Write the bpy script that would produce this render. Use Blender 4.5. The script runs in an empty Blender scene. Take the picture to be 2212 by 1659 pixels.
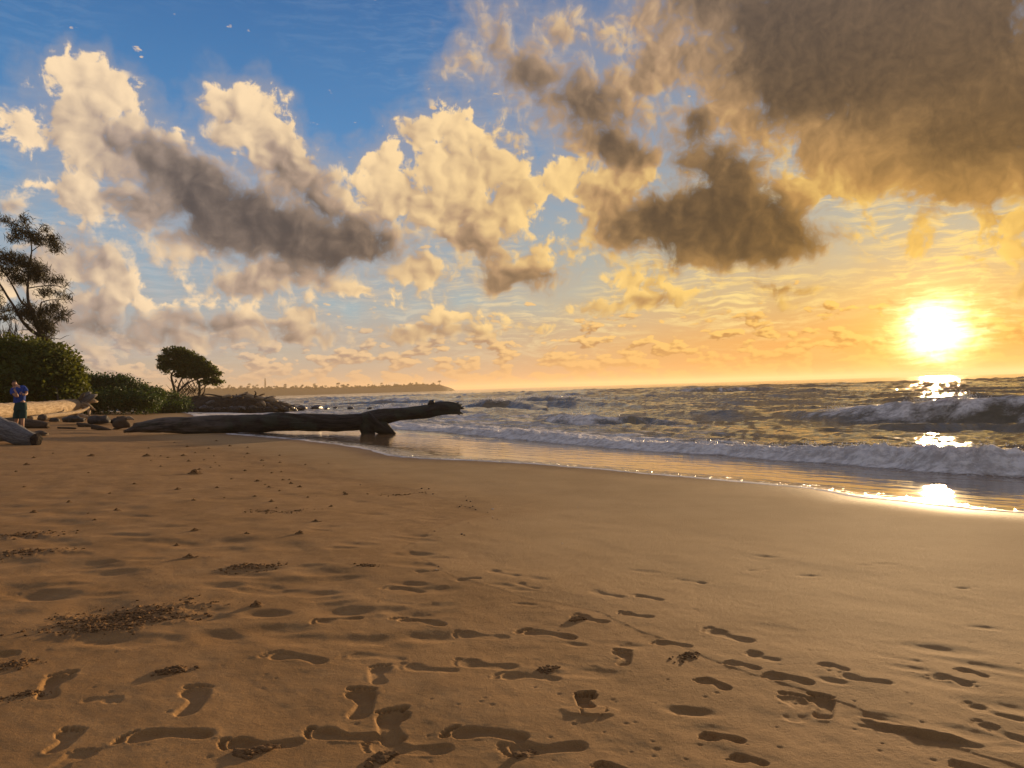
import bpy, bmesh, math, random
import numpy as np
from mathutils import Vector, Matrix

random.seed(7)
S = bpy.context.scene
COL = S.collection

# ------------------------------------------------------------------ camera
EYE = 1.05
FPX, CX, CY = 1661.0, 1106.0, 829.5            # lens measured on a 2212 px wide view
_up = Vector((-0.0288, 1.0, -0.00512)).normalized()
_fw = (Vector((0, 0, -1)) - _up * Vector((0, 0, -1)).dot(_up)).normalized()
_rt = _fw.cross(_up)
CAMR = Matrix((_rt, _fw, _up))                  # camera axes to world
cam = bpy.data.objects.new('camera', bpy.data.cameras.new('camera'))
COL.objects.link(cam)
cam.matrix_world = Matrix.Translation((0, 0, EYE)) @ CAMR.to_4x4()
cam.data.sensor_width = 36.0
cam.data.lens = 36.0 * FPX / 2212.0
cam.data.clip_start = 0.05
cam.data.clip_end = 40000
S.camera = cam

def ray(x, y):
    return (CAMR @ Vector(((x - CX) / FPX, -(y - CY) / FPX, -1.0)))
def azel(x, y):
    d = ray(x, y).normalized()
    return math.degrees(math.atan2(d.x, d.y)), math.degrees(math.asin(d.z))
def at(x, y, Y):
    d = ray(x, y); t = Y / d.y
    return Vector((d.x * t, Y, EYE + d.z * t))

SUN_AZ, SUN_EL = azel(2022, 722)
SUN_DIR = ray(2022, 716).normalized()
LAMP_DIR = ray(2022, 694).normalized()           # the disc itself sits in the upper half of the glare

# ------------------------------------------------------------------ exposure
S.view_settings.view_transform = 'Standard'
S.view_settings.look = 'None'
S.view_settings.exposure = 0.58
S.view_settings.gamma = 1.0
S.view_settings.use_curve_mapping = False
S.cycles.use_denoising = True
S.cycles.max_bounces = 6
S.cycles.diffuse_bounces = 3
S.cycles.glossy_bounces = 3
S.cycles.transmission_bounces = 3
S.cycles.volume_bounces = 1
S.cycles.transparent_max_bounces = 6
S.cycles.sample_clamp_indirect = 6.0

# ------------------------------------------------------------------ node helper
class NT:
    def __init__(s, tree): s.t = tree; s.n = tree.nodes; s.l = tree.links
    def put(s, inp, v):
        if isinstance(v, bpy.types.NodeSocket): s.l.new(v, inp)
        elif v is not None:
            if inp.type == 'RGBA' and len(v) == 3: v = (*v, 1.0)
            inp.default_value = v
    def m(s, op, a, b=None, c=None, clamp=False):
        n = s.n.new('ShaderNodeMath'); n.operation = op; n.use_clamp = clamp
        for i, v in enumerate((a, b, c)):
            if v is not None: s.put(n.inputs[i], v)
        return n.outputs[0]
    def add(s, a, b): return s.m('ADD', a, b)
    def sub(s, a, b): return s.m('SUBTRACT', a, b)
    def mul(s, a, b): return s.m('MULTIPLY', a, b)
    def v(s, op, a, b=None, c=None, scale=None):
        n = s.n.new('ShaderNodeVectorMath'); n.operation = op
        for i, x in enumerate((a, b, c)):
            if x is not None: s.put(n.inputs[i], x)
        if scale is not None: s.put(n.inputs['Scale'], scale)
        return n.outputs['Value'] if op in ('LENGTH', 'DOT_PRODUCT', 'DISTANCE') else n.outputs[0]
    def xyz(s, a):
        n = s.n.new('ShaderNodeSeparateXYZ'); s.put(n.inputs[0], a); return n.outputs[:3]
    def comb(s, x, y, z=0.0):
        n = s.n.new('ShaderNodeCombineXYZ')
        for i, q in enumerate((x, y, z)): s.put(n.inputs[i], q)
        return n.outputs[0]
    def ss(s, v, a, b, lo=0.0, hi=1.0, smooth=True):
        n = s.n.new('ShaderNodeMapRange'); n.interpolation_type = 'SMOOTHSTEP' if smooth else 'LINEAR'
        for i, q in enumerate((v, a, b, lo, hi)): s.put(n.inputs[i], q)
        return n.outputs[0]
    def noise(s, vec, scale, detail=4.0, rough=0.55, lac=2.0, dist=0.0, kind='FBM', dim='3D', color=False):
        n = s.n.new('ShaderNodeTexNoise'); n.noise_dimensions = dim; n.noise_type = kind
        s.put(n.inputs['Vector'], vec); s.put(n.inputs['Scale'], scale)
        n.inputs['Detail'].default_value = detail; n.inputs['Roughness'].default_value = rough
        n.inputs['Lacunarity'].default_value = lac; n.inputs['Distortion'].default_value = dist
        return n.outputs['Color' if color else 'Fac']
    def voro(s, vec, scale, feature='F1', detail=0.0, rough=0.5, smooth=0.5, rnd=1.0, dim='3D', out='Distance'):
        n = s.n.new('ShaderNodeTexVoronoi'); n.feature = feature; n.voronoi_dimensions = dim
        s.put(n.inputs['Vector'], vec); s.put(n.inputs['Scale'], scale)
        if 'Detail' in n.inputs: n.inputs['Detail'].default_value = detail; n.inputs['Roughness'].default_value = rough
        if feature == 'SMOOTH_F1': n.inputs['Smoothness'].default_value = smooth
        n.inputs['Randomness'].default_value = rnd
        return n.outputs[out]
    def mix(s, f, a, b, mode='MIX'):
        n = s.n.new('ShaderNodeMix'); n.data_type = 'RGBA'; n.blend_type = mode
        s.put(n.inputs[0], f); s.put(n.inputs[6], a); s.put(n.inputs[7], b)
        return n.outputs[2]
    def lerp(s, f, a, b): return s.m('MULTIPLY_ADD', f, s.sub(b, a), a)
    def ramp(s, f, stops, ease='LINEAR'):
        n = s.n.new('ShaderNodeValToRGB'); n.color_ramp.interpolation = ease
        e = n.color_ramp.elements
        while len(e) < len(stops): e.new(0.5)
        for el, (p, c) in zip(e, stops): el.position = p; el.color = (*c, 1.0) if len(c) == 3 else c
        s.put(n.inputs[0], f); return n.outputs[0]
    def mapping(s, vec, loc=(0, 0, 0), rot=(0, 0, 0), scale=(1, 1, 1), kind='POINT'):
        n = s.n.new('ShaderNodeMapping'); n.vector_type = kind
        s.put(n.inputs[0], vec); n.inputs['Location'].default_value = loc
        n.inputs['Rotation'].default_value = rot; n.inputs['Scale'].default_value = scale
        return n.outputs[0]
    def attr(s, name, out='Fac'):
        n = s.n.new('ShaderNodeAttribute'); n.attribute_name = name; return n.outputs[out]

def lin(r, g, b):
    return tuple((c / 255 / 12.92) if c <= 10 else ((c / 255 + 0.055) / 1.055) ** 2.4 for c in (r, g, b))

# ------------------------------------------------------------------ world: sky with clouds laid out by direction
world = bpy.data.worlds.new('World'); S.world = world; world.use_nodes = True
wt = world.node_tree; wt.nodes.clear(); W = NT(wt)
tc = wt.nodes.new('ShaderNodeTexCoord').outputs['Generated']
dx_, dy_, dz_ = W.xyz(W.v('NORMALIZE', tc))
AZ = W.mul(W.m('ARCTAN2', dx_, dy_), 57.29578)
EL = W.mul(W.m('ARCSINE', dz_), 57.29578)
GAM = W.mul(W.m('ARCCOSINE', W.m('MINIMUM', W.v('DOT_PRODUCT', W.v('NORMALIZE', tc), tuple(SUN_DIR)), 0.99999)), 57.29578)
P0 = W.comb(AZ, EL)

# clouds: pixel-measured centre, half sizes and tilt turned into direction and degrees; then thickness and how much sun it takes
CL = [
 # left towers
 (182,178,86,58,0,1.0,.92),(150,240,80,55,0,.9,.62),(285,232,62,42,10,.9,.85),(215,300,90,60,-20,1.0,.5),(340,300,95,45,-35,.9,.45),(385,275,26,20,-35,.6,.9),
 (70,288,88,36,0,.8,.8),(195,335,50,52,0,.9,.85),(110,395,80,42,-25,.75,.75),(180,420,90,60,-25,1.0,.72),(280,450,120,70,-35,1.0,.5),
 (370,370,150,75,-32,1.4,.22),(480,450,200,85,-20,1.6,.06),(590,500,230,75,-6,1.7,.0),(730,530,170,62,0,1.5,.08),(800,500,70,50,-20,1.0,.2),
 (480,205,36,40,0,.8,.75),(500,270,50,80,20,.9,.5),(560,250,66,58,-20,1.0,.95),(600,310,70,50,-40,1.1,.85),(620,370,90,80,-40,1.3,.45),(690,440,90,70,-30,1.2,.4),
 (560,612,165,42,5,1.0,.5),(640,590,110,40,0,1.0,.42),(520,645,100,20,0,.7,.62),(450,640,40,22,0,.6,.7),(400,520,110,50,-20,1.0,.45),
 # middle
 (980,275,60,58,0,1.0,.95),(900,300,60,48,0,.7,.6),(830,360,70,50,20,.9,.85),(1000,360,120,70,-15,1.1,.85),(1080,330,60,50,0,.7,.55),(870,430,110,70,0,1.1,.72),(1010,450,130,70,0,1.1,.7),
 (1110,420,90,60,-20,.9,.7),(1030,530,120,60,-25,1.2,.45),(1110,600,115,36,0,1.3,.3),(1140,575,60,24,0,.9,.75),(900,590,60,52,-35,.9,.6),(785,632,58,24,-15,.8,.72),(1200,540,70,30,0,.5,.6),
 # centre right
 (1060,80,60,75,20,.8,.3),(1010,150,60,40,0,.5,.35),(1150,160,110,80,-30,1.0,.2),(1270,230,130,85,-20,1.3,.18),(1360,200,40,36,0,.9,.6),(1330,320,120,50,-10,1.4,.18),(1390,350,70,40,0,1.2,.4),
 (1230,370,60,60,0,.9,.85),(1320,420,120,60,0,1.2,.6),(1370,390,80,40,0,1.2,.85),(1330,500,90,60,0,1.2,.45),(1500,270,60,70,0,1.1,.1),(1560,370,120,80,-25,1.4,.12),(1530,480,235,85,-3,2.2,.02),(1640,520,140,55,0,1.8,.1),(1500,560,170,28,0,1.0,.3),
 (1700,430,80,70,0,1.0,.6),(1450,130,150,75,0,1.1,.42),(1230,80,100,50,-20,.75,.42),(1430,60,130,55,-10,.9,.45),(1600,210,85,120,15,1.2,.5),(1380,180,100,80,0,.9,.4),
 # upper right mass
 (1740,110,230,180,-20,2.2,.02),(1960,120,280,200,0,2.2,.05),(2120,250,230,190,0,2.2,.12),(1850,320,230,95,-22,1.5,.5),(2080,370,200,50,0,1.4,.6),(1790,400,90,50,-10,1.2,.75),(2190,390,130,40,0,1.2,.7),
 (1960,230,120,80,20,1.6,.4),(2030,60,90,70,-30,1.4,.35),(1580,90,60,90,0,1.0,.5),(1540,-40,220,120,0,1.4,.2),
 (2050,-180,600,280,0,2.2,.1),(2450,150,330,300,0,1.8,.2),
 # right strays
 (2170,490,80,62,0,.9,.7),(1970,520,58,40,-40,.6,.6),(1860,510,40,50,-30,.45,.6),(1965,648,66,20,5,.7,.15),(2195,620,60,28,0,.6,.4),
 # low band
 (1375,610,62,36,0,.9,.8),(1400,650,90,28,0,.9,.45),(1290,668,60,28,15,.7,.6),(1470,620,32,26,0,.7,.7),(1670,616,115,22,-6,.9,.4),(1700,650,40,30,0,.6,.45),(1520,668,24,16,0,.6,.6),(1570,690,40,10,0,.5,.3),
 (240,595,95,34,-25,.9,.66),(310,640,55,34,0,.9,.85),(130,585,110,44,0,.9,.5),(200,655,120,34,0,.9,.55),(200,700,120,44,0,1.0,.25),(150,540,70,50,0,.6,.35),(190,545,50,40,0,.5,.3),
 (480,700,230,26,0,1.0,.3),(600,690,120,18,0,.8,.7),(640,725,140,22,0,.9,.35),(390,735,170,24,0,.9,.35),(990,690,80,26,0,1.0,.85),(960,720,130,22,0,1.0,.4),(870,735,80,22,0,.8,.5),(1150,708,60,18,0,.7,.7),
 (620,672,42,13,-10,.6,.5),(30,440,60,34,0,.7,.35),(10,600,70,70,0,.9,.7),(120,760,150,20,0,.8,.4),
 # the sky goes on in the same way to both sides of what the lens takes in
 (-350,350,240,120,-20,1.5,.3),(-420,300,120,70,0,1.0,.8),(-700,500,260,80,0,1.3,.4),(-420,620,200,50,0,1.0,.5),(2700,560,260,60,0,1.0,.5),(3000,300,350,160,10,1.8,.2),(-250,60,120,70,0,.8,.7),
]
AZR, ELR, NG = (-58.0, 58.0), (-2.0, 46.0), 256
ga = np.linspace(*AZR, NG)[:, None]; ge = np.linspace(*ELR, NG)[None, :]
K = math.degrees(1 / FPX)
fields = []
for (x, y, rx, ry, rot, wgt, tone) in CL:
    a, e = azel(x, y); k = K / ray(x, y).length
    t = math.radians(rot - 1.65); c_, s_ = math.cos(t), math.sin(t)
    u = ((ga - a) * c_ + (ge - e) * s_) / (rx * k * 1.22); v = (-(ga - a) * s_ + (ge - e) * c_) / (ry * k * 1.22)
    fields.append(wgt * (1.0 - np.sqrt(u * u + v * v + 1e-9)))
FB = np.array(fields)
Wt = np.exp(np.clip(FB, -3, 3) * 5.0)
body_f = np.log(Wt.sum(0)) / 5.0 - 0.10
tone_f = (Wt * np.array([c[6] for c in CL])[:, None, None]).sum(0) / Wt.sum(0)
body_f = np.clip(body_f, -1.0, 1.3)
def tables(nt, vec_az, vec_el, field, rank):
    """a smooth field over direction as a sum of products of curves in azimuth and elevation"""
    U, s, Vt = np.linalg.svd(field, full_matrices=False)
    total = None
    for k0 in range(0, rank, 3):
        outs = []
        sc = 1.0
        for M, src in ((U, vec_az), (Vt.T, vec_el)):
            n = nt.n.new('ShaderNodeRGBCurve'); mp = n.mapping; mp.use_clip = False; mp.extend = 'HORIZONTAL'
            for j in range(3):
                col = M[:, k0 + j]; cu = mp.curves[j]
                pts = cu.points
                idx = np.linspace(0, NG - 1, 129).round().astype(int)
                while len(pts) < len(idx): pts.new(0.5, 0.5)
                for p_, i_ in zip(pts, idx):
                    p_.location = (i_ / (NG - 1), 0.5 + 0.5 * float(col[i_])); p_.handle_type = 'VECTOR'
            mp.update()
            nt.put(n.inputs['Color'], src)
            outs.append(nt.v('MULTIPLY_ADD', n.outputs[0], (2, 2, 2), (-1, -1, -1)))
        outs[0] = nt.v('MULTIPLY', outs[0], tuple(float(q) for q in s[k0:k0 + 3]))
        dt = nt.v('DOT_PRODUCT', outs[0], outs[1])
        total = dt if total is None else nt.add(total, dt)
    return total

wn = W.v('SUBTRACT', W.noise(P0, 0.30, 2.0, 0.6, color=True, dim='2D'), (0.5, 0.5, 0.5))
gp = W.v('MULTIPLY_ADD', wn, (3.0, 2.4, 0.0), P0)
gx, gy, _ = W.xyz(gp)
taz = W.m('DIVIDE', W.sub(gx, AZR[0]), AZR[1] - AZR[0], clamp=True)
tel = W.m('DIVIDE', W.sub(gy, ELR[0]), ELR[1] - ELR[0], clamp=True)
taz = W.comb(taz, taz, taz); tel = W.comb(tel, tel, tel)
body = tables(W, taz, tel, body_f, 24)
tone = tables(W, taz, tel, tone_f, 15)
# beyond the mapped part of the sky: unseen noise cumulus, thickened and toned to warm ambient light
gen = W.noise(W.v('MULTIPLY', P0, (0.055, 0.12, 0)), 1.0, 2.0, 0.5, dim='2D')
away = W.m('MAXIMUM', W.ss(W.m('ABSOLUTE', AZ), 42, 54), W.ss(EL, 34, 44))
body = W.lerp(away, body, W.m('MULTIPLY_ADD', W.sub(gen, 0.46), 6.0, -0.1))
tone = W.lerp(away, tone, 0.45)
tosun = W.v('SUBTRACT', (SUN_AZ, SUN_EL, 0), P0)
tosun = W.v('NORMALIZE', W.v('MULTIPLY', tosun, (1, 1, 0)))
OFF = W.v('ADD', W.v('MULTIPLY', tosun, (0.50, 0.50, 0)), (0.0, 0.40, 0.0))
P1 = W.v('ADD', P0, OFF)
qw = (1.6, 1.4, 0)
def puff(P):
    q = W.v('MULTIPLY_ADD', wn, qw, P)
    b_ = W.voro(q, 0.42, 'F1', 1.0, 0.45, dim='2D')
    f_ = W.noise(q, 0.5, 2.0, 0.5, dim='2D')
    return W.add(W.m('MULTIPLY_ADD', b_, -0.62, 0.30), W.m('MULTIPLY_ADD', f_, 1.0, -0.5))
n0 = puff(P0); n1 = puff(P1)
nf = W.sub(W.noise(W.v('MULTIPLY_ADD', wn, qw, P0), 1.7, 4.0, 0.62, dim='2D'), 0.5)
near = W.ss(GAM, 58, 7)                                           # towards the sun
# clear air
skyt = wt.nodes.new('ShaderNodeTexSky'); skyt.sky_type = 'NISHITA'; skyt.sun_disc = False
skyt.sun_elevation = math.asin(LAMP_DIR.z); skyt.sun_rotation = math.radians(SUN_AZ)
skyt.air_density = 1.0; skyt.dust_density = 1.2; skyt.ozone_density = 2.5
elv = W.m('MAXIMUM', EL, 0.0)
cool = W.ramp(W.m('DIVIDE', elv, 45.0), [(0.0, lin(200,172,148)), (0.07, lin(186,178,166)), (0.14, lin(158,182,192)), (0.24, lin(120,172,206)),
        (0.38, lin(82,142,196)), (0.6, lin(58,112,170)), (1.0, lin(46,94,152))])
warm = W.ramp(W.m('DIVIDE', elv, 45.0), [(0.0, lin(234,146,46)), (0.06, lin(236,164,62)), (0.13, lin(216,182,118)), (0.22, lin(172,180,168)),
        (0.36, lin(134,164,182)), (0.55, lin(96,140,178)), (1.0, lin(64,112,160))])
clear = W.mix(W.ss(GAM, 43, 5), cool, warm)
nish = W.mix(1.0, skyt.outputs[0], (0.12, 0.12, 0.12), 'MULTIPLY')
nclamp = W.v('MINIMUM', nish, (0.9, 0.62, 0.42))
clear = W.mix(0.10, clear, nclamp)
# thin streaks of high cloud
sp = W.v('MULTIPLY_ADD', wn, (3.0, 0.8, 0), P0)
st = W.noise(W.v('MULTIPLY', sp, (0.34, 2.3, 0)), 1.0, 5.0, 0.66, dim='2D')
stm = W.noise(W.v('MULTIPLY', P0, (0.07, 0.12, 0)), 1.0, 1.0, 0.5, dim='2D')
sta = W.mul(W.ss(st, 0.42, 0.68), W.mul(W.ss(stm, 0.34, 0.56), W.ss(EL, 0.5, 5.0)))
sta = W.mul(sta, W.mul(W.ss(near, 0.15, 0.8, 0.35, 0.95), W.ss(EL, 20, 8, 0.22, 1.0)))
stc = W.mix(near, lin(206, 206, 206), lin(255, 222, 140))
stc = W.mix(W.ss(EL, 8, 22), stc, lin(180, 196, 210))
clear = W.mix(sta, clear, stc)
# low bank of small far cumulus along the horizon
def lowpuff(P):
    return W.add(W.noise(P, 0.42, 4.0, 0.55, dim='2D'), W.m('MULTIPLY_ADD', W.voro(P, 0.7, 'F1', 1.0, 0.5, dim='2D'), -0.24, 0.10))
lb_p = W.v('MULTIPLY', P0, (1.0, 2.2, 0))
lbn = lowpuff(lb_p); lbn2 = lowpuff(W.v('ADD', lb_p, (0.25, 0.5, 0)))
lbm = W.ss(EL, 7.5, 2.0)
lba = W.mul(W.ss(W.add(lbn, W.m('MULTIPLY_ADD', lbm, 0.32, -0.32)), 0.38, 0.47), 0.92)
lbl = W.ss(W.sub(lbn, lbn2), -0.12, 0.12)
lbc = W.mix(lbl, W.mix(near, lin(146, 136, 136), lin(184, 128, 60)), W.mix(near, lin(236, 204, 168), lin(255, 200, 104)))
lbc = W.mix(W.ss(EL, 3.6, 0.0), lbc, W.mix(near, lin(200, 172, 148), lin(240, 172, 76)))
clear = W.mix(lba, clear, lbc)
# big cumulus
d0 = W.add(body, W.add(W.mul(n0, W.ss(tone, 0.0, 0.7, 0.62, 1.0)), W.mul(nf, 0.75)))
nearc = W.mul(near, W.ss(EL, 34, 8, 0.45, 1.0))
bedge = W.ss(body, -0.30, 0.0)
soft = W.ss(tone, 0.15, 0.8, 0.75, 0.24)
alpha = W.mul(W.ss(d0, 0.0, soft), bedge)
thick = W.ss(body, 0.15, 1.0)
lit = W.add(W.mul(W.sub(n0, n1), W.ss(tone, 0.0, 0.6, 0.40, 0.72)), W.add(W.m('MULTIPLY_ADD', nf, 0.24, tone), W.m('MULTIPLY_ADD', thick, -0.36, 0.08)))
rimw = W.mul(W.ss(d0, 0.55, 0.05), W.ss(W.sub(n0, n1), -0.05, 0.15, 0.0, 0.34))
lit = W.ss(W.add(lit, rimw), -0.48, 1.14)
shade = W.mix(nearc, lin(82, 78, 80), lin(68, 56, 40))
light = W.mix(nearc, lin(252, 222, 182), lin(255, 210, 112))
mid = W.mix(nearc, lin(178, 158, 144), lin(186, 140, 76))
cc = W.mix(W.ss(lit, 0.0, 0.5, smooth=False), shade, mid)
cc = W.mix(W.ss(lit, 0.5, 1.0, smooth=False), cc, light)
veil = W.mul(W.ss(W.add(body, W.add(W.mul(n0, 0.55), W.mul(nf, 0.4))), -0.60, 0.30), W.ss(near, 0.3, 1.0, 0.50, 0.22))
clear = W.mix(veil, clear, W.mix(nearc, lin(176, 166, 162), lin(206, 164, 104)))
sky = W.mix(alpha, clear, cc)
# the low sun's own glare in the air
GAMU = W.m('MAXIMUM', W.add(GAM, W.add(W.mul(W.sub(st, 0.5), -2.4), W.mul(nf, -0.9))), 0.0)
g1 = W.m('EXPONENT', W.mul(W.m('POWER', W.m('DIVIDE', GAMU, 1.62), 2.0), -1.0))
g2 = W.m('EXPONENT', W.m('DIVIDE', GAM, -2.6))
g3 = W.m('EXPONENT', W.m('DIVIDE', GAM, -9.0))
open_ = W.ss(alpha, 1.0, 0.0, 0.75, 1.0)
gl = W.v('ADD', W.v('SCALE', (5.2, 3.8, 2.0), scale=g1), W.v('ADD', W.v('SCALE', (1.1, 0.58, 0.04), scale=g2), W.v('SCALE', (0.07, 0.025, 0.0), scale=g3)))
sky = W.v('ADD', sky, W.v('SCALE', gl, scale=open_))
# below the horizon line only air and water colour, never seen
sky = W.mix(W.ss(EL, -0.6, -0.2, 1.0, 0.0), sky, W.mix(near, lin(120, 112, 104), lin(150, 112, 64)))
bg = wt.nodes.new('ShaderNodeBackground')
WSTR = 0.12
SKYK = 2.0 ** -S.view_settings.exposure      # sky colours above are written as they should show
wt.links.new(W.v('SCALE', sky, scale=SKYK / WSTR), bg.inputs[0]); bg.inputs[1].default_value = WSTR
wo = wt.nodes.new('ShaderNodeOutputWorld'); wt.links.new(bg.outputs[0], wo.inputs[0])
world.cycles.sampling_method = 'NONE'

# ------------------------------------------------------------------ sun lamp
sl = bpy.data.lights.new('sun', 'SUN'); sl.energy = 5.0; sl.angle = math.radians(1.4); sl.color = (1.0, 0.68, 0.36)
sun = bpy.data.objects.new('sun', sl); COL.objects.link(sun)
sun.rotation_euler = (-LAMP_DIR).to_track_quat('-Z', 'Y').to_euler()
sun.location = (20, 40, 30)

# ------------------------------------------------------------------ numeric helpers
def sstep(a, b, x):
    t = np.clip((x - a) / (b - a), 0, 1); return t * t * (3 - 2 * t)
_rs = np.random.RandomState(11)
_PERM = _rs.permutation(4096).astype(np.int32)
_GA = _rs.rand(4096) * 2 * np.pi
_GX = np.cos(_GA).astype(np.float32); _GY = np.sin(_GA).astype(np.float32)
def pn(x, y, seed=0):
    x = np.asarray(x, float); y = np.asarray(y, float) + np.zeros_like(x)
    x0 = np.floor(x); y0 = np.floor(y); fx = (x - x0).astype(np.float32); fy = (y - y0).astype(np.float32)
    ix = x0.astype(np.int32); iy = y0.astype(np.int32) + seed * 57
    ux = fx * fx * (3 - 2 * fx); uy = fy * fy * (3 - 2 * fy)
    p0 = _PERM[ix & 4095]; p1 = _PERM[(ix + 1) & 4095]
    def g(pp_, j, dx, dy):
        k = _PERM[(pp_ + iy + j) & 4095]
        return _GX[k] * dx + _GY[k] * dy
    a = g(p0, 0, fx, fy); b = g(p1, 0, fx - 1, fy); c = g(p0, 1, fx, fy - 1); d = g(p1, 1, fx - 1, fy - 1)
    ab = a + (b - a) * ux
    return (ab + ((c + (d - c) * ux) - ab) * uy) * 1.4
def fbm(x, y, oct=4, seed=0, gain=0.5):
    v = 0; a = 1.0
    for i in range(oct):
        v = v + a * pn(x * 2 ** i + 17.3 * i, y * 2 ** i - 9.1 * i, seed + i); a *= gain
    return v

# ------------------------------------------------------------------ the lie of the land
SEA = -0.75
NX, NY = 0.8083, 0.5888                          # seaward
def pq(X, Y):
    q = NX * X + NY * Y; p = -NY * X + NX * Y
    off = 8.6 * sstep(25, 80, p) - 0.6 * np.maximum(0, p - 92)
    return p, q - off
def ground0(X, Y):
    X = np.asarray(X, float); Y = np.asarray(Y, float)
    p, q = pq(X, Y)
    t = (q - 3.0) / 1.2
    z = -0.06 * 1.2 * np.where(t > 20, t, np.log1p(np.exp(np.minimum(t, 20))))
    z = z + 0.030 * (np.clip(3.0 - q, -4, 7) - 3.0) * sstep(9, 3, q) + 0.008 * np.clip(-q, 0, 60)
    z = z + 0.035 * fbm(X / 9.0, Y / 9.0, 2, 3) * sstep(9, 22, np.hypot(X, Y)) * (1 - sstep(3, 7, q))
    return np.maximum(z, -4.5)
def ground(X, Y): return float(ground0(X, Y))
def onground(x, y, z=None):
    d = ray(x, y); zz = 0.0 if z is None else z
    for _ in range(40):
        t = (zz - EYE) / d.z
        if z is not None: break
        zn = ground(d.x * t, d.y * t)
        if abs(zn - zz) < 2e-4: break
        zz = 0.4 * zz + 0.6 * zn
    t = (zz - EYE) / d.z
    return Vector((d.x * t, d.y * t, zz))
def line_pq(pts, z=None):
    r = []
    for x, y in pts:
        g = onground(x, y, z); p, q = pq(g.x, g.y); r.append((float(p), float(q)))
    r.sort(); return np.array(r)

EDGE = line_pq([(2500,1135),(2350,1120),(2212,1108),(2100,1100),(2000,1090),(1900,1080),(1850,1076),(1750,1055),(1700,1050),(1550,1038),(1400,1025),(1300,1015),
                (1150,1003),(1000,995),(900,991),(830,984),(800,972),(720,960),(650,951),(560,943),(480,937)])
CRUST = line_pq([(2700,1850),(2350,1700),(2212,1655),(1990,1580),(1870,1535),(1700,1475),(1480,1400),(1370,1350),(1290,1320),(1130,1290),(1010,1258),(950,1235),(905,1200),
                 (880,1182),(925,1150),(990,1128),(1060,1112),(1000,1092),(950,1076),(900,1060),(840,1050),(740,1030),(650,1005),(560,985),(400,960)])
def edge_q(p):
    e = np.interp(p, EDGE[:, 0], EDGE[:, 1])
    e = np.where(p > EDGE[-1, 0], 8.4 + (p - EDGE[-1, 0]) * 0.0, e)
    return e + 0.10 * pn(p * 0.9, p * 0 + 3.3, 5) + 0.03 * pn(p * 3.1, p * 0 + 8.3, 6)
def crust_q(p):
    return np.interp(p, CRUST[:, 0], CRUST[:, 1]) + 0.05 * pn(p * 2.2, p * 0 + 1.3, 8) + 0.018 * pn(p * 9, p * 0 + 5.3, 9)

# prints: (toe x, toe y, heel x, heel y, depth m, sharpness 0..1)
PRINTS = [
 (258,1592,460,1588,.030,1),(474,1606,655,1600,.028,1),(660,1578,830,1588,.030,1),(785,1606,972,1616,.024,.9),(960,1578,1140,1596,.028,1),(1080,1618,1266,1612,.026,.8),
 (778,1484,772,1550,.030,1),(850,1527,852,1602,.032,1),(428,1478,395,1548,.026,1),(140,1450,98,1512,.028,1),(262,1510,180,1512,.018,.6),(160,1568,110,1622,.030,1),(195,1615,110,1668,.022,.6),
 (575,1414,703,1432,.020,.8),(740,1414,876,1426,.016,.5),(822,1436,820,1478,.022,.9),(860,1438,992,1450,.016,.6),(980,1428,1116,1440,.020,.7),(1068,1458,1212,1466,.022,.8),
 (1150,1430,1292,1444,.014,.5),(1342,1402,1345,1438,.026,.9),(672,1342,782,1332,.026,.9),(850,1332,964,1352,.028,1),(980,1366,1096,1374,.022,.7),(1122,1358,1244,1377,.028,1),
 (828,1268,916,1278,.020,.7),(815,1296,892,1306,.014,.5),(898,1236,946,1234,.018,.6),(985,1256,1036,1250,.018,.6),(1050,1230,1122,1246,.018,.5),(1112,1258,1166,1274,.016,.4),
 (1266,1274,1350,1292,.014,.3),(1364,1285,1432,1297,.022,.5),(1335,1322,1410,1332,.026,.6),(1238,1326,1312,1344,.022,.7),(1450,1250,1526,1260,.022,.5),(1608,1234,1662,1228,.018,.4),
 (1408,1386,1492,1396,.022,.8),(1522,1356,1626,1386,.024,.6),(1612,1408,1682,1428,.024,.5),(1568,1430,1640,1446,.022,.7),(1652,1456,1752,1476,.028,.7),(1772,1434,1832,1450,.022,.5),
 (1808,1458,1926,1478,.026,.5),(1884,1410,1990,1430,.018,.3),(2008,1456,2096,1480,.024,.4),(2066,1444,2134,1462,.024,.5),
 (1508,1466,1572,1488,.024,.8),(1712,1496,1716,1556,.022,.8),(1770,1498,1775,1552,.030,1),(1512,1588,1602,1600,.030,.9),(1585,1634,1648,1648,.028,.7),
 (2080,1520,2215,1560,.022,.3),(2100,1558,2240,1606,.024,.3),(1265,1494,1270,1532,.036,1),(1290,1652,1350,1668,.030,1),(2060,1648,2130,1662,.03,.8),
 (40,1278,-40,1290,.02,.4),(40,1412,-60,1420,.026,.8),
]
DIMPLES = [(300,563),(430,565),(540,620),(515,703),(780,682),(390,845),(560,818),(100,880),(640,900),(110,985),(60,1040),(300,465),(480,485),(420,508),(310,415),(600,585),
 (850,565),(880,600),(1010,745),(1370,740),(1400,683),(1760,708),(1090,690),(1340,890),(640,1080),(430,1140),(1990,870),(1470,960),(1700,985),(1390,1030),(2130,1110),(90,810),
 (330,680),(730,370),(240,352),(410,385),(590,455),(1000,385),(1420,420),(780,475),(730,515),(40,468),(60,520),(200,498),(1520,555),(1650,620),(1880,930)]
PRINT_G = [(onground(a, b_), onground(c, d_), e, f) for a, b_, c, d_, e, f in PRINTS]
DIMPLE_G = [onground(cx * 0.3472, 932.6 + cy * 0.3472) for cx, cy in DIMPLES]
_rd = random.Random(5); DENT_G = []
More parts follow.
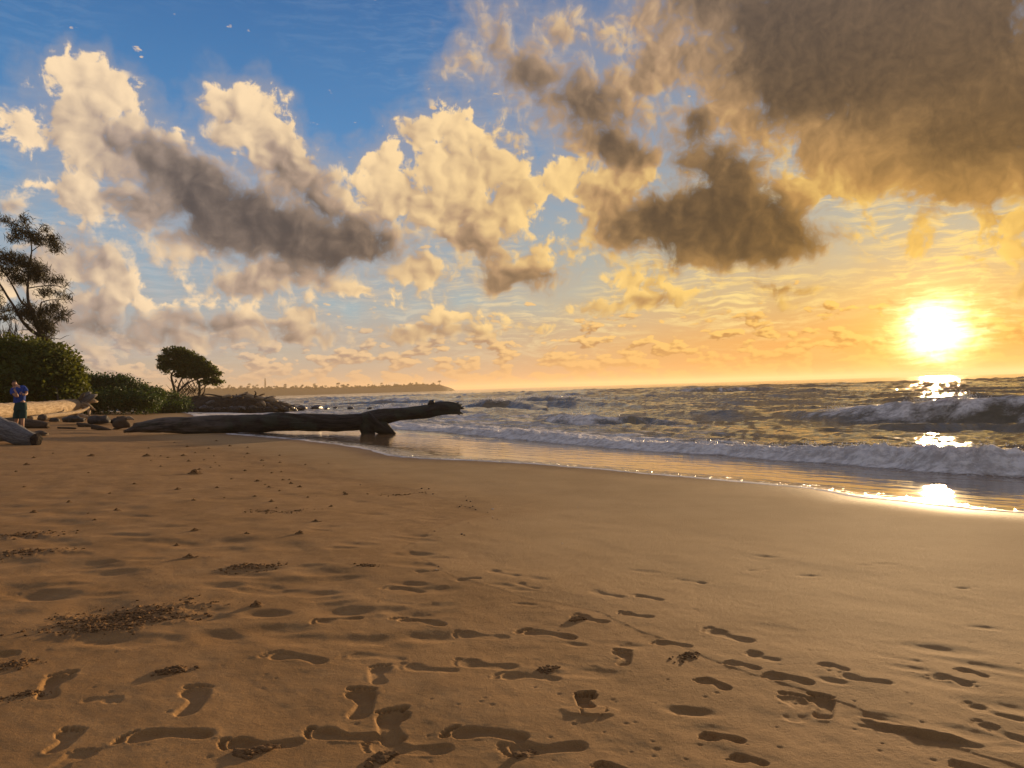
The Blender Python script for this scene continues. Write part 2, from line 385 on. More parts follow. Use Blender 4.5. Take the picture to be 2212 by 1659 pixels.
for _ in range(150):
    x_ = _rd.uniform(-60, 950); y_ = 970 + 430 * _rd.random() ** 1.7
    DENT_G.append((onground(x_, y_), _rd.uniform(.7, 1.25), _rd.uniform(-.5, .5), _rd.uniform(.004, .009)))
for _ in range(34):
    DENT_G.append((onground(_rd.uniform(1050, 2212), _rd.uniform(1180, 1640)), _rd.uniform(.4, .9), _rd.uniform(-.7, .2), _rd.uniform(.002, .005)))
PITS = []
for _ in range(260):
    y_ = 1130 + 520 * _rd.random(); x_ = _rd.uniform(-20, 2230) if _rd.random() < .5 else _rd.uniform(900, 2230)
    PITS.append((onground(x_, y_), _rd.uniform(.004, .011), _rd.uniform(.0015, .004)))
# crumbled, dug-up sand: x, y, half sizes in the picture
ROUGH = [(270,1335,150,34),(215,1362,70,24),(540,1225,52,9),(50,1157,75,12),(60,1194,75,13),(20,1440,45,14),(370,1450,34,9)]
ROUGH_G = [(onground(x, y), rx * onground(x, y).y / FPX, max(.05, onground(x, y - ry).y - onground(x, y).y)) for x, y, rx, ry in ROUGH]
def finder(X, Y):
    order = np.argsort(Y, kind='stable'); Ys = Y[order]
    def local(c, R):
        a_, b_ = np.searchsorted(Ys, (c[1] - R, c[1] + R)); cand = order[a_:b_]
        return cand[np.abs(X[cand] - c[0]) < R]
    return local
def rough_mask(X, Y, local):
    m = np.zeros_like(X)
    for g, a_, b_ in ROUGH_G:
        id_ = local((g.x, g.y), 2.2 * max(a_, b_))
        x = X[id_] - g.x; y = Y[id_] - g.y
        r2 = ((x - y * .5) / a_) ** 2 + (y / b_) ** 2
        m[id_] = np.maximum(m[id_], sstep(1.0, .45, np.sqrt(r2) + .45 * fbm(X[id_] * 9, Y[id_] * 9, 2, 77)))
    return m
def sand_detail(X, Y):
    """height above the plain slope, and how freshly washed the sand is"""
    p, q = pq(X, Y); r = np.hypot(X, Y)
    wash = 0.3 * sstep(-0.02, 0.05, q - crust_q(p)) + 0.7 * sstep(0.0, 1.4, q - crust_q(p))
    smooth = 1 - 0.9 * sstep(1.2, 3.0, q - crust_q(p)) * sstep(4.5, 7.0, q)
    rough = (1 - 0.35 * wash) * smooth
    und = 0.0060 * fbm(p * 0.9 + 3, q * 1.5, 2, 21) + 0.0030 * fbm(p * 2.6, q * 3.8, 3, 31)
    und = und * (1 - 0.5 * sstep(14, 40, r))
    h = und * rough + 0.0012 * fbm(X * 13, Y * 13, 3, 41) * rough * (1 - sstep(5, 9, r))
    # the step left by the last long wave
    dq = q - crust_q(p)
    fade = 1 - sstep(16, 30, r)
    h = h + fade * (0.0018 * sstep(-0.004, 0.006, dq) * np.exp(-np.maximum(dq, 0) / 0.5))
    # trampled sand towards the driftwood
    far = sstep(7, 14, r) * (1 - wash) * (1 - sstep(40, 60, r))
    h = h + far * 0.016 * np.minimum(0, fbm(X * 1.7, Y * 1.1, 2, 51) + 0.12)
    local = finder(X, Y)
    ws = np.array([0, .02, .10, .30, .45, .60, .74, .86, .95, 1.0]); ww = np.array([0, .085, .135, .13, .12, .15, .19, .185, .13, 0])
    for i, (T, H, dep, sh) in enumerate(PRINT_G):
        ax = np.array([T.x - H.x, T.y - H.y]); L = np.hypot(*ax)
        L2 = min(max(L, 0.10), 0.30); fat = 1.0 + max(0.0, (0.22 - L2) / 0.12) * 0.75; rn = random.Random(i * 3 + 1)
        fat *= rn.uniform(.88, 1.12)
        c = np.array([(T.x + H.x) / 2, (T.y + H.y) / 2]); ax = ax / L; L = L2
        n = np.array([-ax[1], ax[0]]); id_ = local(c, L)
        if len(id_) == 0: continue
        x = X[id_] - c[0]; y = Y[id_] - c[1]
        xi, yi = X[id_], Y[id_]
        wob = 0.006 * pn(xi * 34, yi * 34, 60 + i) + 0.012 * pn(xi * 12, yi * 12, 160 + i) * (1.3 - .5 * sh)
        s = (x * ax[0] + y * ax[1]) / L + 0.5; side = 1 if rn.random() < .5 else -1
        t = side * (x * n[0] + y * n[1]) / L
        t = t - 0.03 * np.sin(np.clip(s, 0, 1) * np.pi)
        k_ = fat * 1.12
        dout = np.interp(s, [0, .03, .12, .3, .5, .68, .80, .87, .90], np.array([0, .08, .125, .13, .135, .155, .15, .10, 0]) * k_, left=-.3, right=-.3) - t
        din = np.interp(s, [0, .03, .12, .3, .45, .58, .70, .80, .88, .90], np.array([0, .08, .12, .085, .055, .10, .17, .185, .12, 0]) * k_, left=-.3, right=-.3) + t
        d = np.minimum(dout, din); d = np.where((s < 0) | (s > .9), -.25, d)
        rs2 = np.hypot(s - .11, t) ; d = np.maximum(d, .115 * k_ - rs2); d = np.maximum(d, .165 * k_ - np.hypot((s - .74), t + .01))
        toes = np.full(len(s), -1.0)
        for ts, tt, tr0 in ((.965, -.105, .062), (.985, -.022, .046), (.965, .043, .042), (.935, .098, .038), (.895, .145, .034)):
            toes = np.maximum(toes, tr0 * (.9 + .1 * k_) - np.hypot((s - ts) * .9, t - tt * k_))
        d = d + wob
        e = 0.045 + (1 - sh) * 0.12
        floor = 0.62 + 0.40 * np.exp(-((s - 0.72) / 0.14) ** 2) + 0.34 * np.exp(-((s - 0.11) / 0.12) ** 2) + .10 * fbm(xi * 20, yi * 20, 2, 260 + i)
        prof = sstep(-0.015 - (1 - sh) * 0.07, e, d) * floor
        prof = np.maximum(prof, sstep(-0.01 - (1 - sh) * .05, .03 + (1 - sh) * .05, toes + .6 * wob) * (.55 + .45 * sh))
        if sh < .55: prof = prof * np.clip(.75 + .8 * pn(xi * 7, yi * 7, 460 + i), .15, 1.2)
        dd = np.maximum(d, toes)
        push = np.exp(-((dd + 0.045) / 0.04) ** 2) * np.clip(pn(xi * 11, yi * 11, 360 + i) * 1.6 - .15, 0, 1) * (.3 + .7 * sh)
        crumb = 0.22 * sh * np.maximum(0, pn(xi * 70, yi * 70, 560 + i)) * np.exp(-((dd + .03) / .06) ** 2)
        h[id_] = h[id_] * (1 - 0.6 * sstep(0, e, d)) - dep * (.34 + .20 * sh) * (dep / .025) * prof + dep * (.08 * push + .15 * crumb)
    def bowl(c, rx, ry, ang, dep, k=2.0):
        id_ = local(c, 3 * max(rx, ry))
        if len(id_) == 0: return
        x = X[id_] - c[0]; y = Y[id_] - c[1]; ca, sa = math.cos(ang), math.sin(ang)
        u = (x * ca + y * sa) / rx; v = (-x * sa + y * ca) / ry
        rr = np.sqrt(u * u + v * v) + 0.25 * pn(X[id_] * 3.1, Y[id_] * 3.1, 70)
        h[id_] -= dep * np.exp(-np.abs(rr) ** k) - 0.10 * dep * np.exp(-((rr - 1.6) / 0.45) ** 2)
    for i, g in enumerate(DIMPLE_G):
        rn = random.Random(i)
        sc = min(1.0 + 0.05 * g.y, 1.7)
        bowl((g.x, g.y), 0.15 * sc * rn.uniform(.8, 1.25), 0.10 * sc * rn.uniform(.8, 1.3), rn.uniform(-.5, .5), 0.0075 * sc * rn.uniform(.8, 1.3), 2.6)
    for (g, sc, a_, dep) in DENT_G:
        bowl((g.x, g.y), .13 * sc, .065 * sc, a_, dep, 3.2)
    for (x_, y_, rx, ry, a_, d_) in [(2035,1402,.17,.07,-.35,.007),(2160,1445,.22,.045,-.6,.005),(2170,1530,.14,.05,-.5,.005),(2120,1590,.12,.05,-.5,.005),(775,1318,.16,.07,0,.005)]:
        g = onground(x_, y_); bowl((g.x, g.y), rx, ry, a_, d_, 3.0)
    for (g, r0, dep) in PITS:
        id_ = local((g.x, g.y), 3 * r0)
        if len(id_): h[id_] -= dep * np.exp(-((X[id_] - g.x) ** 2 + (Y[id_] - g.y) ** 2) / r0 ** 2)
    # lifted, cracked slab of wet sand beside the deep toe print
    g = onground(1275, 1538); id_ = local((g.x, g.y), 0.4)
    x = (X[id_] - g.x) / 0.10; y = (Y[id_] - g.y) / 0.05
    rr = np.sqrt(x * x + y * y) + 0.18 * pn(X[id_] * 25, Y[id_] * 25, 71)
    front = sstep(-0.95, -0.80, y + 0.12 * pn(X[id_] * 40, Y[id_] * 0, 72))
    h[id_] += 0.007 * sstep(1.15, 0.75, rr) * front * (0.8 + 0.3 * y.clip(-1, 1) * -1)
    crack = np.exp(-((x + 0.25 + 0.25 * pn(X[id_] * 30, Y[id_] * 30, 73)) / 0.06) ** 2) + np.exp(-((x - 0.45 + 0.3 * pn(X[id_] * 30, Y[id_] * 30, 74)) / 0.05) ** 2)
    h[id_] -= 0.007 * np.clip(crack, 0, 1) * sstep(1.1, 0.8, rr)
    # broken away bank with a dark undercut at the lower right
    A = onground(1885, 1560); B = onground(2085, 1600)
    ax = np.array([B.x - A.x, B.y - A.y]); L = np.hypot(*ax); ax /= L; n = np.array([-ax[1], ax[0]])
    id_ = local(((A.x + B.x) / 2, (A.y + B.y) / 2), 0.6)
    s = ((X[id_] - A.x) * ax[0] + (Y[id_] - A.y) * ax[1]) / L; t = (X[id_] - A.x) * n[0] + (Y[id_] - A.y) * n[1]
    t = t + 0.014 * fbm(X[id_] * 22, Y[id_] * 22, 2, 75)
    m = sstep(-0.25, 0.25, s) * sstep(1.25, 0.85, s)
    h[id_] += m * 0.009 * sstep(-0.012, 0.006, t) * np.exp(-np.maximum(t, 0) / 0.10)
    h[id_] -= m * 0.012 * sstep(-0.07, -0.02, t) * sstep(0.0, -0.012, t)
    h[id_] += 0.006 * sstep(-.35, -.05, s) * sstep(.25, 0.0, s) * sstep(-.05, -.02, t) * sstep(.05, .02, t)
    rm = rough_mask(X, Y, local); id_ = np.nonzero(rm > 0)[0]
    h[id_] += rm[id_] * (0.010 * np.abs(fbm(X[id_] * 22, Y[id_] * 22, 3, 78)) + 0.005 * np.abs(fbm(X[id_] * 60, Y[id_] * 60, 2, 79)) + .002)
    sand_detail.rough = rm
    return h, wash
def sand_z(X, Y):
    X = np.atleast_1d(np.asarray(X, float)); Y = np.atleast_1d(np.asarray(Y, float))
    return ground0(X, Y) + sand_detail(X, Y)[0]

def grid_mesh(name, X, Y, Z, keep=None, wrap=False):
    """rows x cols arrays to a quad mesh, dropping faces whose corners are all unwanted"""
    R, C = X.shape
    idx = np.arange(R * C).reshape(R, C)
    if wrap: idx = np.hstack([idx, idx[:, :1]])
    a = idx[:-1, :-1].ravel(); b = idx[:-1, 1:].ravel(); c = idx[1:, 1:].ravel(); d = idx[1:, :-1].ravel()
    F = np.stack([a, b, c, d], 1)
    if keep is not None:
        k = keep.ravel(); F = F[k[F].any(1)]
    used = np.unique(F); remap = np.full(R * C, -1, np.int64); remap[used] = np.arange(len(used)); F = remap[F]
    V = np.stack([X.ravel(), Y.ravel(), Z.ravel()], 1)[used]
    me = bpy.data.meshes.new(name)
    me.vertices.add(len(V)); me.vertices.foreach_set('co', V.astype(np.float32).ravel())
    me.loops.add(F.size); me.loops.foreach_set('vertex_index', F.astype(np.int32).ravel())
    me.polygons.add(len(F)); me.polygons.foreach_set('loop_start', np.arange(0, F.size, 4, dtype=np.int32))
    me.update(calc_edges=True); me.validate()
    me.polygons.foreach_set('use_smooth', np.ones(len(me.polygons), bool))
    return me, used
def fattr(me, name, vals):
    a = me.attributes.new(name, 'FLOAT', 'POINT'); a.data.foreach_set('value', np.asarray(vals, np.float32).ravel())
def link(name, me, mat, parent=None, kind=None, label=None, cat=None, group=None):
    o = bpy.data.objects.new(name, me); COL.objects.link(o)
    if mat and not me.materials: me.materials.append(mat)
    if parent: o.parent = parent
    if kind: o['kind'] = kind
    if label: o['label'] = label
    if cat: o['category'] = cat
    if group: o['group'] = group
    return o
def newmat(name):
    m = bpy.data.materials.new(name); m.use_nodes = True; t = m.node_tree
    b = t.nodes['Principled BSDF']; N = NT(t)
    return m, N, b
def bump(N, h, strength, dist, normal=None):
    n = N.n.new('ShaderNodeBump'); n.inputs['Strength'].default_value = strength; n.inputs['Distance'].default_value = dist
    N.put(n.inputs['Height'], h)
    if normal is not None: N.put(n.inputs['Normal'], normal)
    return n.outputs[0]

# ------------------------------------------------------------------ sand
m_sand, N, b = newmat('sand')
pos = N.n.new('ShaderNodeNewGeometry').outputs['Position']
n1_ = N.noise(pos, 1.3, 4, 0.6); n2_ = N.noise(pos, 60, 3, 0.7); n3_ = N.noise(pos, 420, 2, 0.7)
wsh = N.attr('wash'); wet = N.attr('wet')
c = N.mix(N.ss(n1_, 0.3, 0.7), (0.36, 0.206, 0.077), (0.435, 0.257, 0.104))
n4_ = N.noise(pos, 7.0, 4, 0.7)
c = N.mix(N.ss(n4_, 0.40, 0.66), N.mix(1.0, c, (0.86, 0.84, 0.82), 'MULTIPLY'), c)
c = N.mix(wsh, c, N.mix(N.ss(n1_, 0.3, 0.7), (0.41, 0.257, 0.110), (0.465, 0.30, 0.135)))
c = N.mix(N.ss(n3_, 0.35, 0.68), N.mix(1.0, c, (0.72, 0.70, 0.68), 'MULTIPLY'), c)
c = N.mix(N.ss(n2_, 0.60, 0.75), c, N.mix(1.0, c, (0.8, 0.76, 0.72), 'MULTIPLY'))
c = N.mix(N.mul(N.attr('clod'), N.ss(n2_, .25, .6, .5, 1.0)), c, (0.26, 0.145, 0.055))
c = N.mix(wet, c, N.mix(1.0, c, (0.62, 0.58, 0.55), 'MULTIPLY'))
N.put(b.inputs['Base Color'], c)
N.put(b.inputs['Roughness'], N.ss(wet, 0, 1, 0.9, 0.6, smooth=False)); b.inputs['Specular IOR Level'].default_value = 0.10
hgt = N.add(N.mul(n3_, 0.0024), N.mul(n2_, 0.005))
N.put(b.inputs['Normal'], bump(N, hgt, 0.8, 1.0))

def sand_rows():
    r = [0.0, 0.5, 0.9, 1.3, 1.55]
    x = 1.65
    while x < 95:
        r.append(x); x += min(max(0.0040, 0.66 * x * x / (769 * EYE)), 2.5)
    while x < 9000: r.append(x); x *= 1.35
    return np.array(r)
angs = np.radians(np.concatenate([np.linspace(-40, 40, 881), np.linspace(40, 320, 70)[1:-1]]))
rr = sand_rows(); RR, AA = np.meshgrid(rr, angs, indexing='ij')
X = RR * np.sin(AA); Y = RR * np.cos(AA)
h, wash = sand_detail(X.ravel(), Y.ravel())
Z = ground0(X, Y) + h.reshape(X.shape)
pp, qq = pq(X, Y)
# sea floor outside what shows is not needed in detail
keep = (qq < 16) | (RR > 60)
me, used = grid_mesh('beach', X, Y, Z, keep, wrap=True)
fattr(me, 'clod', sand_detail.rough[used]); fattr(me, 'wash', wash[used]); fattr(me, 'wet', (sstep(-0.9, -0.05, qq - edge_q(pp))).ravel()[used])
link('beach', me, m_sand, kind='structure', label='brown sand beach dimpled with footprints sloping to the sea')

# ------------------------------------------------------------------ sea
BORE = line_pq([(2500,1048),(2350,1040),(2212,1026),(2100,1022),(2000,1016),(1850,1000),(1650,985),(1500,974),(1300,960),(1130,942),(1000,930),(880,922),(780,915),(640,905),(500,896),(400,892)], -0.60)
def crest(pts, z=SEA): return line_pq(pts, z)
# foot line in the picture, height m at its points, front width, back length, foam share
BREAK = [
 (crest([(1150,914),(1200,915),(1280,916),(1400,914),(1500,918)]), [(1150,.05),(1210,.42),(1290,.40),(1400,.30),(1500,.05)], .45, 2.6, .9),
 (crest([(780,893),(850,892),(960,890),(1040,892)]), [(780,.1),(840,.55),(930,.50),(1040,.08)], .6, 4.0, .75),
 (crest([(980,881),(1050,881),(1100,880),(1180,882)]), [(980,.1),(1050,.85),(1090,.80),(1180,.15)], .9, 4.5, .15),
 (crest([(1080,871),(1140,871),(1230,871),(1320,872)]), [(1080,.15),(1150,.75),(1230,.7),(1320,.1)], 1.1, 5.0, .25),
 (crest([(800,868),(860,868),(930,868)]), [(800,.1),(850,.8),(930,.1)], 1.0, 5.0, .8),
 (crest([(1640,896),(1750,902),(1850,905),(2000,907),(2212,909),(2400,911)]), [(1640,.05),(1750,.28),(1850,.52),(1950,.78),(2212,.84),(2400,.8)], .75, 5.0, .62),
 (crest([(1820,922),(1900,928),(2000,929),(2120,924),(2260,928)]), [(1820,.05),(1920,.26),(2000,.28),(2100,.20),(2260,.24)], .45, 2.0, .0),
 (crest([(1380,851),(1500,849),(1600,846),(1750,842)]), [(1380,.1),(1480,.8),(1600,.9),(1750,.2)], 1.6, 8.0, .5),
]
def sea_rows():
    r = [5.0]
    while r[-1] < 9200:
        x = r[-1]
        cap = 0.42 if x < 120 else (1.3 if x < 330 else 1e9)
        r.append(x + min(max(0.045, 0.5 * x * x / (769 * 1.75)), cap, 400 + x * .2))
    return np.array(r)
angs = np.radians(np.concatenate([np.linspace(-62, -36, 30)[:-1], np.linspace(-36, 38, 700), np.linspace(38, 75, 40)[1:]]))
rr = sea_rows(); RR, AA = np.meshgrid(rr, angs, indexing='ij')
X = RR * np.sin(AA); Y = RR * np.cos(AA)
pp, qq = pq(X, Y)
zg = ground0(X, Y); eq = edge_q(pp)
# swell
wp = pp + 2.5 * fbm(pp / 14, qq / 9, 2, 81); wq = qq + 2.2 * fbm(pp / 17, qq / 11, 2, 82)
def train(lam, ang, amp, sharp, seed):
    ca, sa = math.cos(ang), math.sin(ang)
    ph = (wq * ca + wp * sa) / lam * 2 * np.pi
    w = (1 - np.abs(np.sin(ph / 2 + 1.3 * seed))) ** sharp
    return amp * (w - 0.35) * (0.45 + 0.9 * np.clip(0.5 + fbm(pp / (lam * 2.6), qq / (lam * 1.6), 2, seed), 0, 1.4))
deep = sstep(17, 34, qq)
swell = deep * (train(9.5, .05, .38, 1.7, 83) + train(15, -.15, .36, 1.6, 84) + train(5.2, .3, .19, 1.4, 85) + train(3.1, -.4, .10, 1.3, 86))
chop = sstep(10.5, 18, qq) * (0.085 * fbm(pp / 1.8, qq / 0.9, 3, 87) + 0.035 * (1 - np.abs(fbm(pp / 1.1, qq / 0.55, 2, 88))))
fadefar = 1 - 0.6 * sstep(250, 1200, RR)
sea = SEA + (swell + chop) * fadefar
foam = 0.26 * sstep(.15, .75, fbm(pp / 6, qq / 3, 3, 89)) * deep
spray = []
for ln, hs, fw_, bk, fo in BREAK:
    xs = np.array([x for x, _ in hs], float); hv = np.array([v for _, v in hs])
    # picture column back to along-shore place through the foot line
    Lx = np.interp(pp, ln[:, 0], ln[:, 1], left=np.nan, right=np.nan)
    colx = CX + FPX * X / np.maximum(Y, 1.0)
    hh = np.interp(colx, xs, hv, left=0, right=0)
    dq = qq - Lx + 0.16 * fbm(pp / 1.2, qq * 0, 3, 90)
    prof = sstep(-fw_, fw_ * 0.55, dq) * np.exp(-np.maximum(dq - fw_ * 0.55, 0) / bk * 1.2)
    prof = np.where(np.isnan(prof), 0, prof)
    add = hh * prof * (1 + 0.16 * fbm(pp / 1.3, qq / 1.0, 3, 91))
    sea = sea * (1 - 0.55 * np.clip(prof * 1.5 * (hh > .02), 0, 1)) + (SEA) * 0.55 * np.clip(prof * 1.5 * (hh > .02), 0, 1) + add
    fm = fo * sstep(0.1, 0.6, prof) * sstep(.12, .3, hh) * np.clip(0.55 + 1.4 * fbm(pp / 2.6, qq * 0 + 4, 2, 92), 0, 1.2)
    front = np.exp(-((dq + fw_ * 0.1) / (fw_ * 1.1)) ** 2) * sstep(.12, .3, hh)
    top = np.exp(-((dq - fw_ * 0.5) / (0.30)) ** 2) * sstep(.3, .6, hh) * 0.9
    fm = np.nan_to_num(np.maximum(fm, np.maximum(fo * front * np.clip(0.75 + 1.2 * fbm(pp / 3.0, qq * 0 + 7, 2, 93), 0, 1.3), top * min(1, fo + .45))))
    foam = np.maximum(foam, fm)
    if fo > .1: spray.append((np.nan_to_num(top * (fo + .2)), X, Y))
# the near line of broken water
bq = np.interp(pp, BORE[:, 0], BORE[:, 1]); dq = qq - bq + 0.30 * fbm(pp / 1.6, qq * 0 + 2, 3, 94)
colx = CX + FPX * X / np.maximum(Y, 1.0)
bh = np.interp(colx, [300, 800, 1000, 1130, 1300, 1500, 1700, 2000, 2212, 2600], [.04, .05, .12, .17, .16, .15, .22, .33, .32, .28])
prof = sstep(-0.22, 0.42, dq) * np.exp(-np.maximum(dq - 0.42, 0) / 2.4)
lump = (1 - np.abs(fbm(pp / .34, qq / .30, 3, 95))) * 0.14 + 0.10 * fbm(pp / .9, qq / .7, 2, 96) + .05 * fbm(pp / .16, qq / .14, 2, 102)
bore = bh * prof * 1.05 + prof * lump * (bh / .3) * 0.9
foam_b = sstep(-0.25, -0.02, dq) * np.exp(-np.maximum(dq - 0.5, 0) / np.interp(colx, [1000, 1500, 1700, 2212], [5.0, 4.0, 2.0, 1.5]))
foam = np.maximum(foam, foam_b)
# rough white water behind it towards the middle of the view
mid = sstep(2.5, 5, dq) * sstep(22, 9, dq) * np.interp(colx, [500, 900, 1150, 1500, 1650], [.75, .8, .75, .5, .1])
foam = np.maximum(foam, mid * np.clip(0.62 + 1.0 * fbm(pp / 4, qq / 1.6, 3, 97), 0, 1))
foam = np.maximum(foam, .85 * sstep(70, 62, RR) * 0)
# cove behind the trunk
cove = sstep(28, 40, pp) * sstep(95, 80, pp) * sstep(30, 12, qq)
foam = np.maximum(foam, cove * np.clip(.7 + .7 * fbm(pp / 3.5, qq / 1.2, 3, 98), 0, 1))
# thin sheet running up the sand
film = np.where(qq > eq, 0.016 * (1 - np.exp(-(qq - eq) * 5)) + 0.004 * sstep(0, .6, qq - eq) * fbm(pp * 1.6, qq * 2.6, 3, 99), (qq - eq) * 0.2)
zsheet = zg + film
level = SEA + 0.17 * np.exp(-((qq - 13.0) / 3.0) ** 2)
k = 0.02
zsea = sea + bore + (level - SEA) * sstep(16, 12, qq)
zw = np.where(qq < 9.0, zsheet, np.maximum(zsheet, zsea) + k * np.exp(-np.abs(zsheet - zsea) / k) * 0.5)
thin = 1 - sstep(0.02, 0.30, zw - zg)
edge_f = np.exp(-((qq - eq - 0.03) / 0.07) ** 2) * .9 + 0.62 * sstep(0, .12, qq - eq) * np.exp(-(qq - eq) / 0.5) * np.interp(colx, [600, 1100, 1900, 2212], [.9, .75, .75, .4])
second = np.exp(-((qq - (bq - 1.5 + 0.5 * pn(pp / 3, pp * 0, 101))) / 0.12) ** 2) * .30
lace = sstep(9.0, 10.5, qq) * np.exp(-np.maximum(bq - qq, 0) / .8) * .5 * (qq < bq + .5)
foam = np.maximum.reduce([foam, edge_f * (qq > eq - .2), second * 0.8, lace])
keep = (qq > eq - 0.35) & (pp < 150) | (qq > 30)
me, used = grid_mesh('sea', X, Y, zw, keep)
fattr(me, 'foam', foam.ravel()[used]); fattr(me, 'thin', thin.ravel()[used])
m_sea, N, b = newmat('sea_water')
pos = N.n.new('ShaderNodeNewGeometry').outputs['Position']
fo_ = N.attr('foam'); th_ = N.attr('thin')
rot = N.mapping(pos, (0, 0, 0), (0, 0, math.radians(-54)), (1, 1, 1))         # x runs seaward now
fv = N.noise(N.v('MULTIPLY', rot, (2.2, 1.1, 1.0)), 1.0, 6, 0.68)
lc = N.voro(N.v('MULTIPLY_ADD', N.noise(pos, 3.0, 2, 0.5, color=True), (0.35, 0.35, 0), pos), 5.5, 'DISTANCE_TO_EDGE')
fmask = N.ss(N.add(fv, N.m('MULTIPLY_ADD', fo_, 0.66, -0.14)), 0.54, 0.86)
lacem = N.mul(N.mul(N.ss(lc, 0.11, 0.03), N.ss(fo_, 0.12, 0.4)), th_)
fmask = N.m('MAXIMUM', fmask, N.mul(lacem, 0.75))
wcol = N.mix(th_, N.mix(N.ss(fv, .35, .65), (0.105, 0.092, 0.060), (0.175, 0.148, 0.098)), (0.21, 0.145, 0.085))
ff = N.noise(N.v('MULTIPLY', rot, (9, 5, 6)), 1.0, 4, 0.65)
fcol = N.mix(N.ss(N.add(N.mul(ff, .6), N.mul(fv, .4)), .38, .62), (0.48, 0.44, 0.405), (0.86, 0.82, 0.77))
N.put(b.inputs['Base Color'], N.mix(fmask, wcol, fcol))
N.put(b.inputs['Roughness'], N.m('ADD', N.ss(fmask, 0, 1, 0.06, 0.85, smooth=False), N.mul(th_, -0.02)))
b.inputs['IOR'].default_value = 1.333
N.put(b.inputs['Specular IOR Level'], N.ss(fmask, 0, 1, 0.5, 0.2, smooth=False))
w1 = N.noise(N.v('MULTIPLY', rot, (1.5, 0.7, 1)), 1.0, 4, 0.6); w2 = N.noise(N.v('MULTIPLY', rot, (9, 4, 1)), 1.0, 3, 0.6)
cd = N.n.new('ShaderNodeCameraData').outputs['View Distance']
hh_ = N.add(N.mul(w1, N.ss(th_, 0, 1, 0.11, 0.008, smooth=False)), N.mul(w2, N.ss(th_, 0, 1, 0.024, 0.003, smooth=False)))
hh_ = N.add(hh_, N.mul(fmask, N.add(N.mul(fv, 0.07), N.mul(ff, 0.06))))
N.put(b.inputs['Normal'], bump(N, hh_, 1.0, 1.0))
link('sea', me, m_sea, kind='structure', label='rough sunlit sea with breaking waves and thin sheet of water on sand')

# ------------------------------------------------------------------ shape helpers
class MB:
    """collects vertices and faces for one mesh"""
    def __init__(s): s.v = []; s.f = []; s.a = {}; s.n = 0
    def add(s, V, F, **attrs):
        V = np.asarray(V, float).reshape(-1, 3)
        s.v.append(V); s.f += [tuple(int(i) + s.n for i in f) for f in F]
        for k, vals in attrs.items(): s.a.setdefault(k, []).append((s.n, np.asarray(vals, float) + np.zeros(len(V))))
        s.n += len(V)
    def mesh(s, name, smooth=True):
        me = bpy.data.meshes.new(name); V = np.concatenate(s.v)
        me.from_pydata(V.tolist(), [], s.f); me.update()
        for k, lst in s.a.items():
            arr = np.zeros(len(V))
            for off, vals in lst: arr[off:off + len(vals)] = vals
            fattr(me, k, arr)
        if smooth: me.polygons.foreach_set('use_smooth', np.ones(len(me.polygons), bool))
        return me
    def build(s, name, mat, parent=None, smooth=True, **kw):
        return link(name, s.mesh(name, smooth), mat, parent, **kw)

def spline(pts, rad, step):
    P = np.array([tuple(p) for p in pts], float); R = np.array(rad, float)
    seg = np.linalg.norm(np.diff(P, axis=0), axis=1); t = np.concatenate([[0], np.cumsum(seg)])
    n = max(2, int(t[-1] / step) + 1); u = np.linspace(0, t[-1], n)
    P0_, P3 = 2 * P[0] - P[1], 2 * P[-1] - P[-2]; Q = np.vstack([P0_, P, P3])
    out = np.zeros((n, 3))
    for i, uu in enumerate(u):
        k = min(np.searchsorted(t, uu, side='right') - 1, len(P) - 2); w = (uu - t[k]) / max(seg[k], 1e-9)
        a, b_, c_, d_ = Q[k], Q[k + 1], Q[k + 2], Q[k + 3]
        out[i] = 0.5 * (2 * b_ + (c_ - a) * w + (2 * a - 5 * b_ + 4 * c_ - d_) * w * w + (3 * b_ - a - 3 * c_ + d_) * w ** 3)
    return out, np.interp(u, t, R), u
def tube(mb, pts, rad, sides=8, step=0.2, rough=0.0, seed=0, squash=1.0, cap=True, ragged=0.0, freq=3.0):
    C, R, u = spline(pts, rad, step); n = len(C)
    T = np.gradient(C, axis=0); T /= np.linalg.norm(T, axis=1)[:, None] + 1e-9
    up = np.array([0, 0, 1.0]) if abs(T[0][2]) < .9 else np.array([0, 1.0, 0])
    V = np.zeros((n, sides, 3)); A = np.linspace(0, 2 * np.pi, sides, endpoint=False)
    for i in range(n):
        x = np.cross(up, T[i]); x /= np.linalg.norm(x) + 1e-9; y = np.cross(T[i], x)
        r = R[i] * np.ones(sides) if not rough else R[i] * (1 + rough * (fbm(np.cos(A) * 1.3 + u[i] * freq + seed * 7.7, np.sin(A) * 1.3 + u[i] * freq * .35, 3, seed)))
        V[i] = C[i] + (np.cos(A) * r)[:, None] * x + (np.sin(A) * r * squash)[:, None] * y
    if ragged:
        V[-1] += T[-1] * (ragged * (np.random.RandomState(seed).rand(sides) - .3))[:, None]
        V[0] -= T[0] * (ragged * (np.random.RandomState(seed + 1).rand(sides) - .3))[:, None]
    F = []
    for i in range(n - 1):
        for j in range(sides):
            k = (j + 1) % sides; F.append((i * sides + j, i * sides + k, (i + 1) * sides + k, (i + 1) * sides + j))
    VV = V.reshape(-1, 3); ang = np.tile(A, n); along = np.repeat(u, sides)
    if cap:
        VV = np.vstack([VV, C[0] + T[0] * ragged * .3, C[-1] - T[-1] * ragged * .3]); c0_, c1_ = n * sides, n * sides + 1
        for j in range(sides):
            k = (j + 1) % sides; F.append((c0_, k, j)); F.append((c1_, (n - 1) * sides + j, (n - 1) * sides + k))
        ang = np.append(ang, [0, 0]); along = np.append(along, [u[0], u[-1]])
    mb.add(VV, F, ang=ang, along=along)
